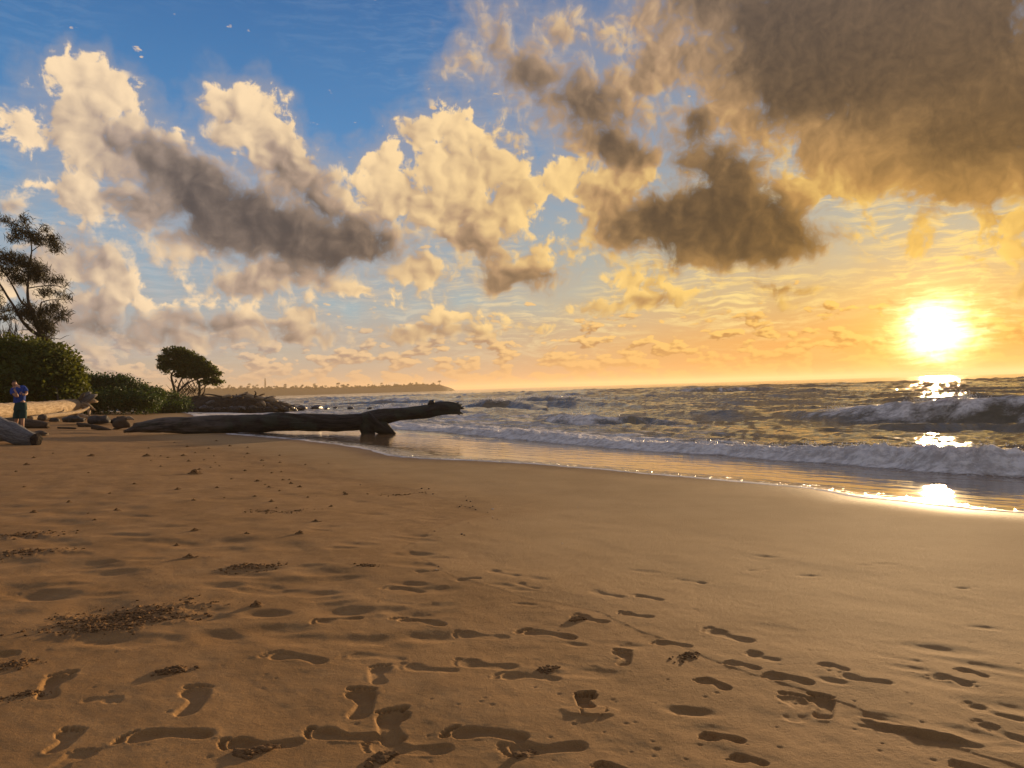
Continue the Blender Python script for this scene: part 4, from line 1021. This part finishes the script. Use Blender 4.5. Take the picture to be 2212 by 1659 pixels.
def piece(pl, rl, mat, label, group, i, dY):
    label = {m_pale: 'pale bleached', m_brown: 'dark brown', m_grey: 'dull grey'}[mat] + label
    P = [at(x, y, YK + dY + .25 * math.sin(i + j)) for j, (x, y) in enumerate(pl)]
    mb = MB(); tube(mb, P, [r * YK / FPX for r in rl], 7, .2, .25, i, 1, True, .06)
    o = mb.build('driftwood_piece', mat, label=label, cat='driftwood', group=group)
PL = ' driftwood piece in the tangle on the black bank'
named = [([(512,857),(530,853),(552,858)], [2,4.5,3], m_pale), ([(520,858),(528,850),(535,847)], [3,2.2,1], m_pale), ([(548,858),(553,850),(550,845)], [2.5,1.8,.8], m_brown), ([(552,858),(575,862),(596,869)], [3.5,4,2.5], m_pale), ([(575,860),(590,864),(600,870)], [4,5,3], m_pale),
 ([(480,857),(495,855),(500,857)], [2,3.5,2.5], m_pale), ([(438,851),(460,853),(485,858)], [.8,1.6,1.8], m_brown), ([(510,852),(514,857),(525,859)], [1,2,2], m_brown), ([(585,868),(600,876),(612,884)], [2.2,2.6,2], m_brown), ([(578,872),(592,882),(600,888)], [2,2.2,1.6], m_brown), ([(540,862),(555,866),(565,870)], [1.5,2,1.2], m_brown),
 ([(555,870),(562,874),(560,882)], [3,4,3], m_brown), ([(566,868),(572,874),(570,880)], [3,3.5,2.5], m_pale), ([(445,872),(455,868),(462,866)], [2,3,2], m_grey), ([(515,878),(525,881),(530,884)], [2,2.6,1.4], m_grey), ([(600,869),(615,874),(630,880)], [2,3,2], m_brown)]
for i, (pl, rl, mt) in enumerate(named): piece(pl, rl, mt, PL, 'driftwood pile on the bank', i, -2.5 if pl[0][1] < 864 else -4.2)
for i in range(22):
    x = rs.uniform(485, 600); y = np.interp(x, [485, 550, 600], [857, 857, 869]) + rs.uniform(-2, 3); L_ = rs.uniform(6, 22); a_ = rs.uniform(-.5, .5)
    piece([(x, y), (x + L_ * .5, y + L_ * .5 * math.sin(a_) - 1), (x + L_, y + L_ * math.sin(a_))], [rs.uniform(.8, 1.8), rs.uniform(1, 2.2), .6], (m_pale, m_brown, m_grey)[i % 3], PL, 'driftwood pile on the bank', 50 + i, -2.6 + rs.uniform(-.5, .8))
# stones standing in the surf beyond the trunk
for i, (x, y, rx, ry, lb) in enumerate([(622,885,11,5,'rock in the surf nearest the tip of the black bank'),(652,882,13,6,'jagged rock in the surf, second from the black bank'),(684,881,17,6,'largest low dark rock in the surf beyond the trunk'),(705,883,10,3,'flat rock in the surf touching the largest one'),(724,881,5,3,'tiny round rock alone in the surf'),(757,882,9,4,'small peaked dark rock in the surf beyond the trunk'),(798,882,9,3.2,'flat dark rock in the surf farthest from the bank')]):
    stone('surf_rock', x, y, rx, ry, 84.0, m_rockw, lb, 130 + i)

# ------------------------------------------------------------------ far headland
YFAR = 1500.0; kf = YFAR / FPX
rs = np.random.RandomState(41)
us = np.linspace(380, 972, 300); base = np.interp(us, [380, 450, 700, 968, 972], [852, 851, 845, 838.5, 842])
top = np.interp(us, [380, 450, 560, 700, 800, 860, 900, 940, 960, 968, 972], [840, 840, 840, 839, 837, 834.5, 832.5, 832.5, 835, 838, 842]) + .8 * pn(us / 11, us * 0, 3)
prof = np.array([0, .25, .7, 1, 1, .9, .5, 0]); dep = np.array([-60, -40, -15, 5, 40, 90, 140, 170.])
Xh = np.array([at(u, b_, YFAR).x for u, b_ in zip(us, base)])[:, None] + 0 * prof
Zt = np.array([at(u, t, YFAR).z for u, t in zip(us, top)])[:, None]; Zh = SEA - 1.2 + (np.maximum(Zt, 0.2) - SEA + 1.2) * prof
me, used = grid_mesh('headland', Xh, YFAR + dep[None, :] + 0 * Xh, Zh)
link('headland', me, plain('headland_scrub', (.028, .032, .018), (.05, .05, .03), .05, .95, 0), kind='structure', label='low hazy wooded headland on the horizon')
mb = MB()
for u in np.arange(400, 966, 1.35):
    t = np.interp(u, us, top); h = rs.uniform(2, 6.8) * np.interp(u, [400, 560, 850, 940, 966], [.75, 1, 1.15, 1.1, .5]) * (1 + .5 * math.sin(u * .31) * math.sin(u * .083))
    c_ = np.array(at(u, t + 3, YFAR + rs.uniform(-5, 60)))
    pts = blob_points(rs, 44, .3) * np.array([2.6, 2.6, (h + 4) * .55]) * np.array([kf, kf, kf]) * .9 + c_ + np.array([0, 0, (h * .3) * kf])
    cards(mb, pts, rs.uniform(2.0, 4.6, len(pts)), rs, .7)
link('far_woodland', mb.mesh('far_woodland', False), m_far, kind='stuff', label='mass of trees covering the far headland')
def palm(h, seed):
    r_ = np.random.RandomState(seed); tk = MB(); tube(tk, [(0, 0, -3), (.3, 0, h * .5), (r_.uniform(-1, 1), 0, h)], [.35, .28, .22], 6, 3, 0, seed)
    fr = MB(); n = 15
    for k_ in range(n):
        a_ = k_ / n * 2 * math.pi + r_.uniform(-.2, .2); dr = r_.uniform(-.3, .7); L_ = r_.uniform(2.6, 3.8)
        C_ = np.array([[math.cos(a_) * L_ * t, math.sin(a_) * L_ * t, h + L_ * (t * dr - .9 * t * t)] for t in (0, .35, .7, 1)]); s_ = np.array([-math.sin(a_), math.cos(a_), 0])
        w_ = np.array([.15, .6, .5, .05]); V = np.vstack([C_ + s_ * w_[:, None], C_ - s_ * w_[:, None] - np.array([0, 0, .25])])
        fr.add(V, [(0, 1, 5, 4), (1, 2, 6, 5), (2, 3, 7, 6)], tint=np.full(8, r_.rand()))
    return tk.mesh('trunk'), fr.mesh('fronds', False)
kinds = [palm(9, 1), palm(11, 2), palm(7.5, 3)]
for i in range(34):
    u = [448,466,478,494,500,520,534,538,541,547,555,590,597,618,640,655][i] if i < 16 else rs.uniform(600, 950)
    g = at(u, np.interp(u, us, top), YFAR); tk, fr = kinds[i % 3]
    o = empty('palm_tree', (g.x, YFAR - 8 + rs.uniform(-5, 15), max(g.z - 2.5, 1.0)), 'tiny hazy palm tree standing above the far headland wood', 'tree', 'palms on the far headland')
    s_ = rs.uniform(.8, 1.25); o.scale = (s_, s_, s_)
    for nm, me_, mt in (('trunk', tk, m_far), ('fronds', fr, m_far)):
        c_ = bpy.data.objects.new(nm, me_); COL.objects.link(c_); c_.parent = o
        if not me_.materials: me_.materials.append(mt)
g = at(573, 838, YFAR - 10); o = empty('pine_tree', (g.x, g.y, 0.5), 'tall narrow spire-shaped conifer on the far headland', 'tree')
mb = MB(); H_ = at(573, 818, YFAR).z
for t in np.linspace(.12, 1, 46):
    r_ = 4.3 * (1 - t) ** .8 + .35
    a_ = rs.rand(12) * 6.28; pts = np.stack([np.cos(a_) * r_ * rs.uniform(.3, 1, 12), np.sin(a_) * r_ * .8, np.full(12, H_ * t)], 1); cards(mb, pts, rs.uniform(.9, 1.9, 12), rs, .5)
c_ = mb.build('crown', m_far, smooth=False); c_.parent = o
mb = MB(); tube(mb, [(0, 0, -1), (0, 0, H_ * .5), (0, 0, H_ * .98)], [.5, .35, .1], 6, 3); c_ = mb.build('trunk', m_far); c_.parent = o

# ------------------------------------------------------------------ small things on the sand
def seat_z(x, y): return float(sand_z([x], [y])[0])
rs = np.random.RandomState(51)
_pts = []; 
def mound_mesh(seed, n=26):
    r_ = np.random.RandomState(seed); mb = MB(); V, F = ICO[1]
    R0 = np.linspace(0, 1, 7); A0 = np.linspace(0, 2 * np.pi, 14, endpoint=False); vs = [(0, 0, .62)]; fs = []
    for r in R0[1:]:
        for a_ in A0: vs.append((r * math.cos(a_) * (1 + .15 * math.sin(3 * a_ + seed)), r * math.sin(a_), .62 * (1 - r) ** 1.05 - .05 * r + .06 * r_.rand() * (1 - r)))
    for j in range(14): fs.append((0, 1 + j, 1 + (j + 1) % 14))
    for i in range(5):
        for j in range(14): fs.append((1 + i * 14 + j, 1 + (i + 1) * 14 + j, 1 + (i + 1) * 14 + (j + 1) % 14, 1 + i * 14 + (j + 1) % 14))
    mb.add(vs, fs)
    for k_ in range(n):
        a_ = r_.uniform(0, 6.28); r = abs(r_.normal(0, .5)); s_ = r_.uniform(.05, .15); mb.add(V * s_ * r_.uniform(.7, 1.3, (len(V), 1)) + np.array([r * math.cos(a_), r * math.sin(a_), max(.62 * max(0, 1 - r) ** 1.3, .0) + s_ * .3]), F)
    return mb.mesh('crab_mound', False)
MM = [mound_mesh(i) for i in range(5)]
for m_ in MM: m_.materials.append(m_clod)
# crop measured places: x, y, half width (px of the enlarged view)
mounds = [(165,205,30),(150,343,18),(1165,95,20),(1140,150,25),(1175,185,25),(1210,260,62),(1105,357,34),(1350,348,22),(1240,236,22),(1000,216,18),(1045,162,18),(925,103,16),(835,327,20),(685,384,22),(725,487,36),(1395,411,16),(1205,428,28),(1585,404,22),
 (1740,366,20),(1675,345,26),(1865,342,26),(1810,322,24),(1600,310,26),(1690,436,30),(1720,475,18),(2060,466,24),(2150,390,28),(2140,378,16),(1970,402,10),(1965,558,36),(1865,638,46),(1535,635,30),(1210,615,40),(1100,695,34),(1180,780,52),(1595,1085,68),(1630,180,22),(1740,193,16),(1740,148,16),(1540,137,16),(1520,160,14),
 (1430,90,18),(1330,152,12),(1340,192,12),(1270,176,14),(1750,250,14),(1690,257,16),(1640,212,14),(1525,243,20),(1440,292,18),(1650,330,16),(1760,302,18),(1915,410,18),(1800,300,14),(1915,240,10),(1900,205,14),(2045,198,8),(1310,223,16),(1365,215,14),(1215,130,14),(1085,67,12),(1300,105,16),(1540,98,16),(1345,58,18),(1000,153,16),(570,150,40),(915,152,40),(330,135,12),(210,163,20),(430,440,30),(210,497,34),(550,503,14),(100,250,20),(550,255,14),(940,180,14),(590,550,24)]
for i, (cx, cy, hw) in enumerate(mounds):
    g = onground(cx * .3472, 932.6 + cy * .3472)
    s_ = hw * .3472 * g.y / FPX * 1.0
    big = {5: 'widest dark crab mound with a flat skirt, before the trunk', 34: 'dark crumbly crab mound nearest the camera on the left sand', 35: 'long dark crab mound beside the dug patch of sand'}.get(i)
    o = bpy.data.objects.new('crab_mound', MM[i % 5]); COL.objects.link(o)
    o.location = (g.x, g.y, seat_z(g.x, g.y) - .004); o.rotation_euler = (0, 0, i * 1.3); o.scale = (s_, s_ * .8, s_ * rs.uniform(.55, .8))
    zone = 'in the far scatter before the huge trunk' if g.y > 14 else ('on the trampled sand near the wash line' if cx > 1450 else 'spread over the middle of the trampled sand')
    o['label'] = big or 'small dark crab mound ' + zone; o['category'] = 'sand mound'
    o['group'] = 'crab mounds on the sand'
def patch(x, y, rx, ry, n, label, smin=.002, smax=.0075):
    g = onground(x, y); k = g.y / FPX; d = ray(x, y + 1); 
    L_ = onground(x, y + ry).y; D_ = max(.05, abs(g.y - L_))
    mb = MB(); V, F = ICO[1]
    px_ = rs.normal(0, .42, n) * rx * k; py_ = rs.normal(0, .42, n) * D_; cl_ = np.clip(fbm((g.x + px_) * 7, (g.y + py_) * 7, 2, 88) + .9, .2, 1.5); px_ *= cl_; py_ *= cl_
    px_ += py_ * .6
    zz = sand_z(g.x + px_, g.y + py_)
    for j in range(n):
        s_ = smin + (smax - smin) * rs.rand() ** 3 * 1.6
        mb.add(V * np.array([s_ * rs.uniform(.8, 1.6), s_ * rs.uniform(.8, 1.4), s_ * .6]) * rs.uniform(.55, 1.35, (len(V), 1)) + np.array([px_[j], py_[j], zz[j] - zz.min() + s_ * .25]), F)
    o = mb.build('loose_sand', m_clod, smooth=False, kind='stuff', label=label); o.location = (g.x, g.y, zz.min())
patch(270, 1335, 150, 40, 1500, 'large rough patch of dug-up crumbly sand on the left')
patch(215, 1362, 60, 20, 300, 'clotted front edge of the large dug-up patch')
patch(540, 1225, 50, 10, 260, 'oblong heap of crumbled sand in the middle left')
patch(50, 1157, 70, 12, 300, 'dark scuffed sand at the left edge'); patch(60, 1194, 70, 14, 260, 'lower band of scuffed sand at the left edge')
patch(370, 1450, 34, 10, 220, 'small clod heap between footprints at lower left'); patch(570, 1104, 40, 4, 120, 'thin scatter of crumbs among the mounds')
patch(640, 1104, 40, 5, 110, 'crumbled sand strip right of the mounds'); patch(795, 1222, 36, 4, 120, 'small crumb strip near the wash line')
patch(1180, 1444, 26, 6, 150, 'clod heap on the rim of a footprint in the middle'); patch(60, 1500, 26, 8, 110, 'crumbs thrown out of a deep footprint at lower left'); patch(830, 1632, 26, 14, 130, 'crumbs beside a footprint at the bottom edge', .004, .012)
patch(1135, 1625, 14, 8, 60, 'clod inside a footprint at the bottom edge', .004, .012); patch(560, 1620, 22, 6, 80, 'crumbs in the second footprint of the bottom row', .004, .012); patch(860, 1068, 60, 4, 130, 'crumbs along the wash line before the pebbles')
patch(1490, 1415, 22, 10, 60, 'crumbs along the wash line at right', .004, .009); patch(1250, 1335, 16, 5, 60, 'crumb knot by a footprint on the wash line', .005, .013); patch(20, 1440, 40, 14, 160, 'broken sand at the lower left edge')
MP = []
for sd in range(4):
    mb = MB(); rock(mb, (0, 0, 0), 1, .8, .62, 200 + sd, 2, .25, 0, .6); m_ = mb.mesh('pebble'); m_.materials.append(m_peb); MP.append(m_)
pebs = [(570,358,12),(614,359,14),(597,386,8),(640,390,10),(555,380,8),(850,429,13),(873,436,10),(806,466,14),(820,456,8),(840,466,8),(870,472,9),(888,465,12),(905,484,10),(980,503,7),(188,331,8),(845,403,6),(860,570,6),(820,640,17),(835,646,10),(650,620,9),(675,845,9),(1010,540,6),(1040,546,6),(800,472,6),(790,462,5)]
for i, (cx, cy, hw) in enumerate(pebs):
    x = (1300 + cx / 1.58) * .5486; y = (1700 + cy / 1.58) * .5486; g = onground(x, y); s_ = hw / 1.58 * .5486 * g.y / FPX * .55
    o = bpy.data.objects.new('pebble', MP[i % 4]); COL.objects.link(o); o.location = (g.x, g.y, seat_z(g.x, g.y) + s_ * .3); o.scale = (s_, s_ * .9, s_ * .8); o.rotation_euler = (0, 0, i * 2.1)
    o['label'] = 'dark lump alone on the washed sand right of the line' if i == 17 else ('dark pebble in the little cluster where the wash line bulges' if 780 <= cx <= 910 and 400 <= cy <= 490 else 'dark pebble strewn singly along the wash line'); o['category'] = 'pebble'; o['group'] = 'pebbles along the wash line'
for i, (cx, cy, hw, lb) in enumerate([(1012,483,13,'long white shell scrap by the pebbles'),(1445,697,9,'little white shell chip on the washed sand'),(1540,470,7,'tiny pale shell bit nearest the water'),(660,862,8,'white fleck beside the footprint on the wash line'),(1012,530,5,'pale shell crumb below the pebbles')]):
    x = (1300 + cx / 1.58) * .5486; y = (1700 + cy / 1.58) * .5486; g = onground(x, y); s_ = hw / 1.58 * .5486 * g.y / FPX * .7
    mb = MB(); V, F = ICO[2]; W_ = V * np.array([1, .5, .22]); W_[:, 2] += .25 * W_[:, 0] ** 2; mb.add(W_ * s_, F)
    o = mb.build('shell', m_shell, label=lb, cat='shell'); o.location = (g.x, g.y, seat_z(g.x, g.y) + s_ * .12); o.rotation_euler = (.1, .2, i)

# ------------------------------------------------------------------ person with crossed arms
YM = onground(44, 933).y; kM = YM / FPX
def bp_(x, y, d=0): return tuple(at(x, y, YM + d))
gp_ = onground(44, 933)
person = empty('person', tuple(gp_), 'person in blue shirt and dark teal shorts standing by the logs, arms crossed', 'person')
def skin_body(name, verts, edges, mat, sub=2):
    me = bpy.data.meshes.new(name); me.from_pydata([v[0] for v in verts], edges, []); o = bpy.data.objects.new(name, me); COL.objects.link(o)
    sk = o.modifiers.new('skin', 'SKIN'); sk.use_smooth_shade = True; ss_ = o.modifiers.new('sub', 'SUBSURF'); ss_.levels = sub; ss_.render_levels = sub
    for i, v in enumerate(verts):
        d = me.skin_vertices[0].data[i]; d.radius = v[1] if isinstance(v[1], tuple) else (v[1], v[1]); d.use_root = (i == 0)
    me.materials.append(mat); return o
def flat(name, col, rough=.7):
    return plain(name, tuple(c * .85 for c in col), col, 30, rough, 0.002, .3)
m_skin = flat('skin', (.44, .24, .15), .55); m_shirt = flat('blue_shirt', (.025, .065, .28), .9); m_short = flat('teal_shorts', (.012, .045, .042), .9); m_hair = flat('hair', (.045, .026, .016), .7)
BV = [ (bp_(45,873), (.15,.12)), (bp_(46,860), (.14,.11)), (bp_(44,847), (.16,.12)), (bp_(40,838), (.12,.10)), (bp_(35.5,834), .062), (bp_(31.5,828), .085),
 (bp_(51,838), .075), (bp_(56,844), .055), (bp_(58,850.5,-.08), .046), (bp_(53,853,-.22), .042), (bp_(47,851,-.26), .034),      # arm on the right of the picture
 (bp_(28,843,-.05), .075), (bp_(29,851,-.14), .055), (bp_(38,857,-.24), .047), (bp_(35,849,-.30), .04), (bp_(30.5,840,-.26), .034),  # arm whose hand is at the chin
 (bp_(39,880), .105), (bp_(37,899), .078), (bp_(36.5,903), .07), (bp_(35,914,.05), .062), (bp_(34,929,.12), .042), (bp_(34.5,933,.02), .042), (bp_(35,934,-.14), .03),
 (bp_(50,880), .105), (bp_(49,899), .078), (bp_(48.5,903), .07), (bp_(48.5,914,-.02), .062), (bp_(49.5,929,.05), .042), (bp_(50,933,-.03), .042), (bp_(51,934,-.18), .03) ]
BE = [(0,1),(1,2),(2,3),(3,4),(4,5),(3,6),(6,7),(7,8),(8,9),(9,10),(3,11),(11,12),(12,13),(13,14),(14,15),(0,16),(16,17),(17,18),(18,19),(19,20),(20,21),(21,22),(0,23),(23,24),(24,25),(25,26),(26,27),(27,28),(28,29)]
adopt(skin_body('body', BV, BE, m_skin), person)
def finger_set(c, d, side, nm):
    vs = []; es = []
    c = np.array(c); d = np.array(d); side = np.array(side)
    for k_, (o_, L_) in enumerate([(-.03, .07), (-.01, .085), (.01, .08), (.03, .065)]):
        i0 = len(vs); b0 = c + side * o_
        vs += [(tuple(b0), .011), (tuple(b0 + d * L_ * .5 + np.array([0, -.012, 0])), .0095), (tuple(b0 + d * L_ * .95 + np.array([0, .012, 0])), .008)]; es += [(i0, i0 + 1), (i0 + 1, i0 + 2)]
    i0 = len(vs); vs += [(tuple(c - d * .03 + side * .03), .012), (tuple(c + side * .065), .010), (tuple(c + side * .07 + d * .035), .009)]; es += [(i0, i0 + 1), (i0 + 1, i0 + 2)]
    o = skin_body(nm, vs, es, m_skin, 1)
    for i in range(0, len(vs), 3): o.data.skin_vertices[0].data[i].use_root = True
    return o
adopt(finger_set(bp_(30,838.5,-.27), (-.25, 0, .95), (.95, 0, .25), 'fingers'), person)
adopt(finger_set(bp_(45.5,850.5,-.27), (-.95, 0, .2), (.1, 0, .95), 'fingers'), person)
# head: one lathe-like form with brow, nose, chin and ears, turned to the picture's right
Vh, Fh = ICO[3]; hw_, hh2 = .078, .118
Hd = Vh * np.array([hw_, .096, hh2])
face = np.clip(-Vh[:, 1], 0, 1)
Hd[:, 0] *= 1 - .25 * np.clip(-Vh[:, 2], 0, 1) ** 1.5
Hd[:, 1] -= .026 * np.exp(-((Vh[:, 0] / .16) ** 2 + ((Vh[:, 2] + .12) / .2) ** 2)) * (face > .3)
Hd[:, 1] += .010 * (np.exp(-(((np.abs(Vh[:, 0]) - .36) / .14) ** 2 + ((Vh[:, 2] - .08) / .10) ** 2))) * (face > .2)
Hd[:, 1] -= .012 * np.exp(-((Vh[:, 0] / .3) ** 2 + ((Vh[:, 2] + .75) / .15) ** 2)) * (face > .1)
Hd[:, 1] += .006 * np.exp(-((Vh[:, 0] / .3) ** 2 + ((Vh[:, 2] + .48) / .04) ** 2)) * (face > .2)
RZ = Matrix.Rotation(math.radians(42), 3, 'Z') @ Matrix.Rotation(math.radians(12), 3, 'X')
hc = Vector(bp_(31, 829, -.02))
mb = MB(); mb.add(np.array([tuple(RZ @ Vector(v) + hc) for v in Hd]), Fh); head = adopt(mb.build('head', m_skin), person)
m_eye = flat('eye', (.02, .015, .012), .3); m_lip = flat('lip', (.30, .12, .09), .5)
def on_head(name, mat, cs, sc, sub=1):
    mb = MB(); V, F = ICO[sub]
    for c in cs: mb.add(np.array([tuple(RZ @ Vector(v * np.array(sc) + np.array(c)) + hc) for v in V]), F)
    o = mb.build(name, mat); o.parent = head; o.matrix_parent_inverse = (Matrix.Translation(person.location)).inverted() @ Matrix.Identity(4); o.matrix_parent_inverse = head.matrix_world.inverted() if False else Matrix.Translation(person.location).inverted() if False else Matrix.Identity(4)
    return o
for c in ((-.029, -.083, .010), (.029, -.083, .010)): on_head('eye', m_eye, [c], (.012, .007, .006))
on_head('mouth', m_lip, [(0, -.088, -.056)], (.024, .006, .006))
for c in ((-.078, .0, -.005), (.078, .0, -.005)): on_head('ear', m_skin, [c], (.012, .022, .032))
Hh = Vh * np.array([hw_ + .012, .108, hh2 + .010]); keepv = (Vh[:, 2] > .24 - .36 * Vh[:, 1]) | ((Vh[:, 1] > .25) & (Vh[:, 2] > -.45))
Hh *= (1 + .05 * fbm(Vh[:, 0] * 5, Vh[:, 1] * 5 + Vh[:, 2] * 4, 2, 3))[:, None]
mb = MB(); mb.add(np.array([tuple(RZ @ Vector(v) + hc) for v in Hh]), [f for f in Fh if all(keepv[i] for i in f)]); o = mb.build('hair', m_hair); o.parent = head
def sleeve(name, pl, rl, mat, squash=1.0, sides=16, rough=.08):
    mb = MB(); tube(mb, [Vector(bp_(*p)) for p in pl], rl, sides, .03, rough, len(pl) + 3, squash, False, 0, 6.0); return mb.build(name, mat)
shirt = empty('shirt', tuple(gp_), '', ''); del shirt['label']; del shirt['category']
shirt.parent = person; shirt.location = (0, 0, 0)
def loft(name, rings, mat, parent):
    mb = MB(); n = 22; A = np.linspace(0, 2 * np.pi, n, endpoint=False); Vs = []; F = []
    for (x, y, rx, ry, d) in rings:
        c = np.array(bp_(x, y, d)); w_ = 1 + .05 * np.sin(A * 5 + y) + .03 * np.sin(A * 9 + y * 2)
        Vs.append(np.stack([c[0] + np.cos(A) * rx * w_, c[1] + np.sin(A) * ry * w_, c[2] + 0 * A + .006 * np.sin(A * 4)], 1))
    for i in range(len(rings) - 1):
        for j in range(n): k_ = (j + 1) % n; F.append((i * n + j, i * n + k_, (i + 1) * n + k_, (i + 1) * n + j))
    mb.add(np.vstack(Vs), F); o = mb.build(name, mat); adopt(o, person); return o
COL_ = shirt; bpy.data.objects.remove(COL_)
sh_ = loft('shirt', [(37,834.5,.075,.075,0),(38.5,836.5,.14,.11,0),(40.5,840,.235,.145,0),(41.5,846,.235,.155,0),(42,853,.215,.15,0),(42,860,.205,.15,0),(41.5,867,.20,.15,0),(41,870,.195,.15,0)], m_shirt, person)
for nm, pl, rl in (('sleeve', [(46,837.5,0),(51,838,0),(55,843,0),(57,847,-.03)], [.09,.092,.08,.077]), ('sleeve', [(33,839.5,0),(28.5,842,-.04),(27,847,-.08),(29.5,852,-.14)], [.09,.095,.085,.08])):
    mb = MB(); tube(mb, [Vector(bp_(*p)) for p in pl], rl, 14, .03, .06, 5, 1, False, 0, 5.0); adopt(mb.build(nm, m_shirt), person)
loft('shorts', [(44.5,869,.185,.15,0),(44.5,872,.20,.16,0),(44,880,.225,.175,0),(43.5,886,.235,.18,0)], m_short, person)
for nm, pl, rl in (('short_leg', [(40,882,0),(38,890,0),(36.5,897,0),(36,904,0)], [.125,.13,.13,.135]), ('short_leg', [(48.5,882,0),(49.5,890,0),(49.5,897,0),(49.5,903.5,0)], [.12,.13,.13,.13])):
    mb = MB(); tube(mb, [Vector(bp_(*p)) for p in pl], rl, 16, .03, .07, 7, 1.0, False, 0, 5.0); adopt(mb.build(nm, m_short), person)

# ------------------------------------------------------------------ spray torn from the wave crests
rs = np.random.RandomState(61)
m_spray, N, b = newmat('spray'); b.inputs['Base Color'].default_value = (.9, .88, .85, 1); b.inputs['Roughness'].default_value = .35
b.inputs['Subsurface Weight'].default_value = 0.0
mb = MB(); T4 = np.array([[1, 1, 1], [1, -1, -1], [-1, 1, -1], [-1, -1, 1]], float) * .6; F4 = [(0, 1, 2), (0, 3, 1), (0, 2, 3), (1, 3, 2)]
w_all = np.zeros(X.size)
for wgt, _, _ in spray: w_all = np.maximum(w_all, wgt.ravel())
w_all = w_all * (np.abs(AA.ravel()) < math.radians(37)) * np.clip(.25 + 1.6 * fbm(pp.ravel() / 1.5, pp.ravel() * 0, 2, 62), 0, 1) ** 1.5
w_all *= (RR.ravel() < 100)
cell = np.gradient(RR, axis=0).ravel() * RR.ravel()
pr = w_all * cell; pr /= pr.sum()
ids = rs.choice(X.size, 5200, p=pr)
hgt_ = np.abs(rs.normal(0, .13, len(ids))) + .01
C_ = np.stack([X.ravel()[ids], Y.ravel()[ids], zw.ravel()[ids] + hgt_], 1) + rs.normal(0, .12, (len(ids), 3)) * np.array([1, 1, .2])
sz = rs.uniform(.006, .024, len(ids)) * np.clip(RR.ravel()[ids] / 40, .5, 2)
# lumps along the near line of broken water
w2_ = (np.exp(-((dq - .42) / .22) ** 2) * np.clip(bh / .25, 0, 1.2)).ravel() * (np.abs(AA.ravel()) < math.radians(37)) * cell * np.clip(.3 + 1.5 * fbm(pp.ravel() / .8, pp.ravel() * 0, 2, 63), 0, 1) * (RR.ravel() < 60)
ids2 = rs.choice(X.size, 3200, p=w2_ / w2_.sum())
C2 = np.stack([X.ravel()[ids2], Y.ravel()[ids2], zw.ravel()[ids2] + np.abs(rs.normal(0, .05, len(ids2)))], 1) + rs.normal(0, .05, (len(ids2), 3)) * np.array([1, 1, .2])
C_ = np.vstack([C_, C2]); sz = np.concatenate([sz, rs.uniform(.006, .016, len(ids2))])
n = len(C_); Rm = rs.normal(size=(n, 4, 3)) * .25 + T4[None]
V = (Rm * sz[:, None, None] + C_[:, None, :]).reshape(-1, 3)
mb.add(V, [tuple(4 * i + k_ for k_ in f) for i in range(n) for f in F4])
link('sea_spray', mb.mesh('sea_spray', False), m_spray, kind='stuff', label='white spray flying off the breaking wave crests')

# ------------------------------------------------------------------ the hazy air
bm = bmesh.new(); bmesh.ops.create_cube(bm, size=1.0); me = bpy.data.meshes.new('haze'); bm.to_mesh(me); bm.free()
m_haze = bpy.data.materials.new('haze_air'); m_haze.use_nodes = True; t = m_haze.node_tree; t.nodes.clear()
pv = t.nodes.new('ShaderNodeVolumePrincipled'); pv.inputs['Color'].default_value = (.95, .76, .52, 1); pv.inputs['Density'].default_value = .00020; pv.inputs['Anisotropy'].default_value = .3
om = t.nodes.new('ShaderNodeOutputMaterial'); t.links.new(pv.outputs[0], om.inputs['Volume'])
o = link('haze', me, m_haze, kind='stuff', label='thin warm sea haze'); o.scale = (19000, 19000, 46); o.location = (0, 0, 17)
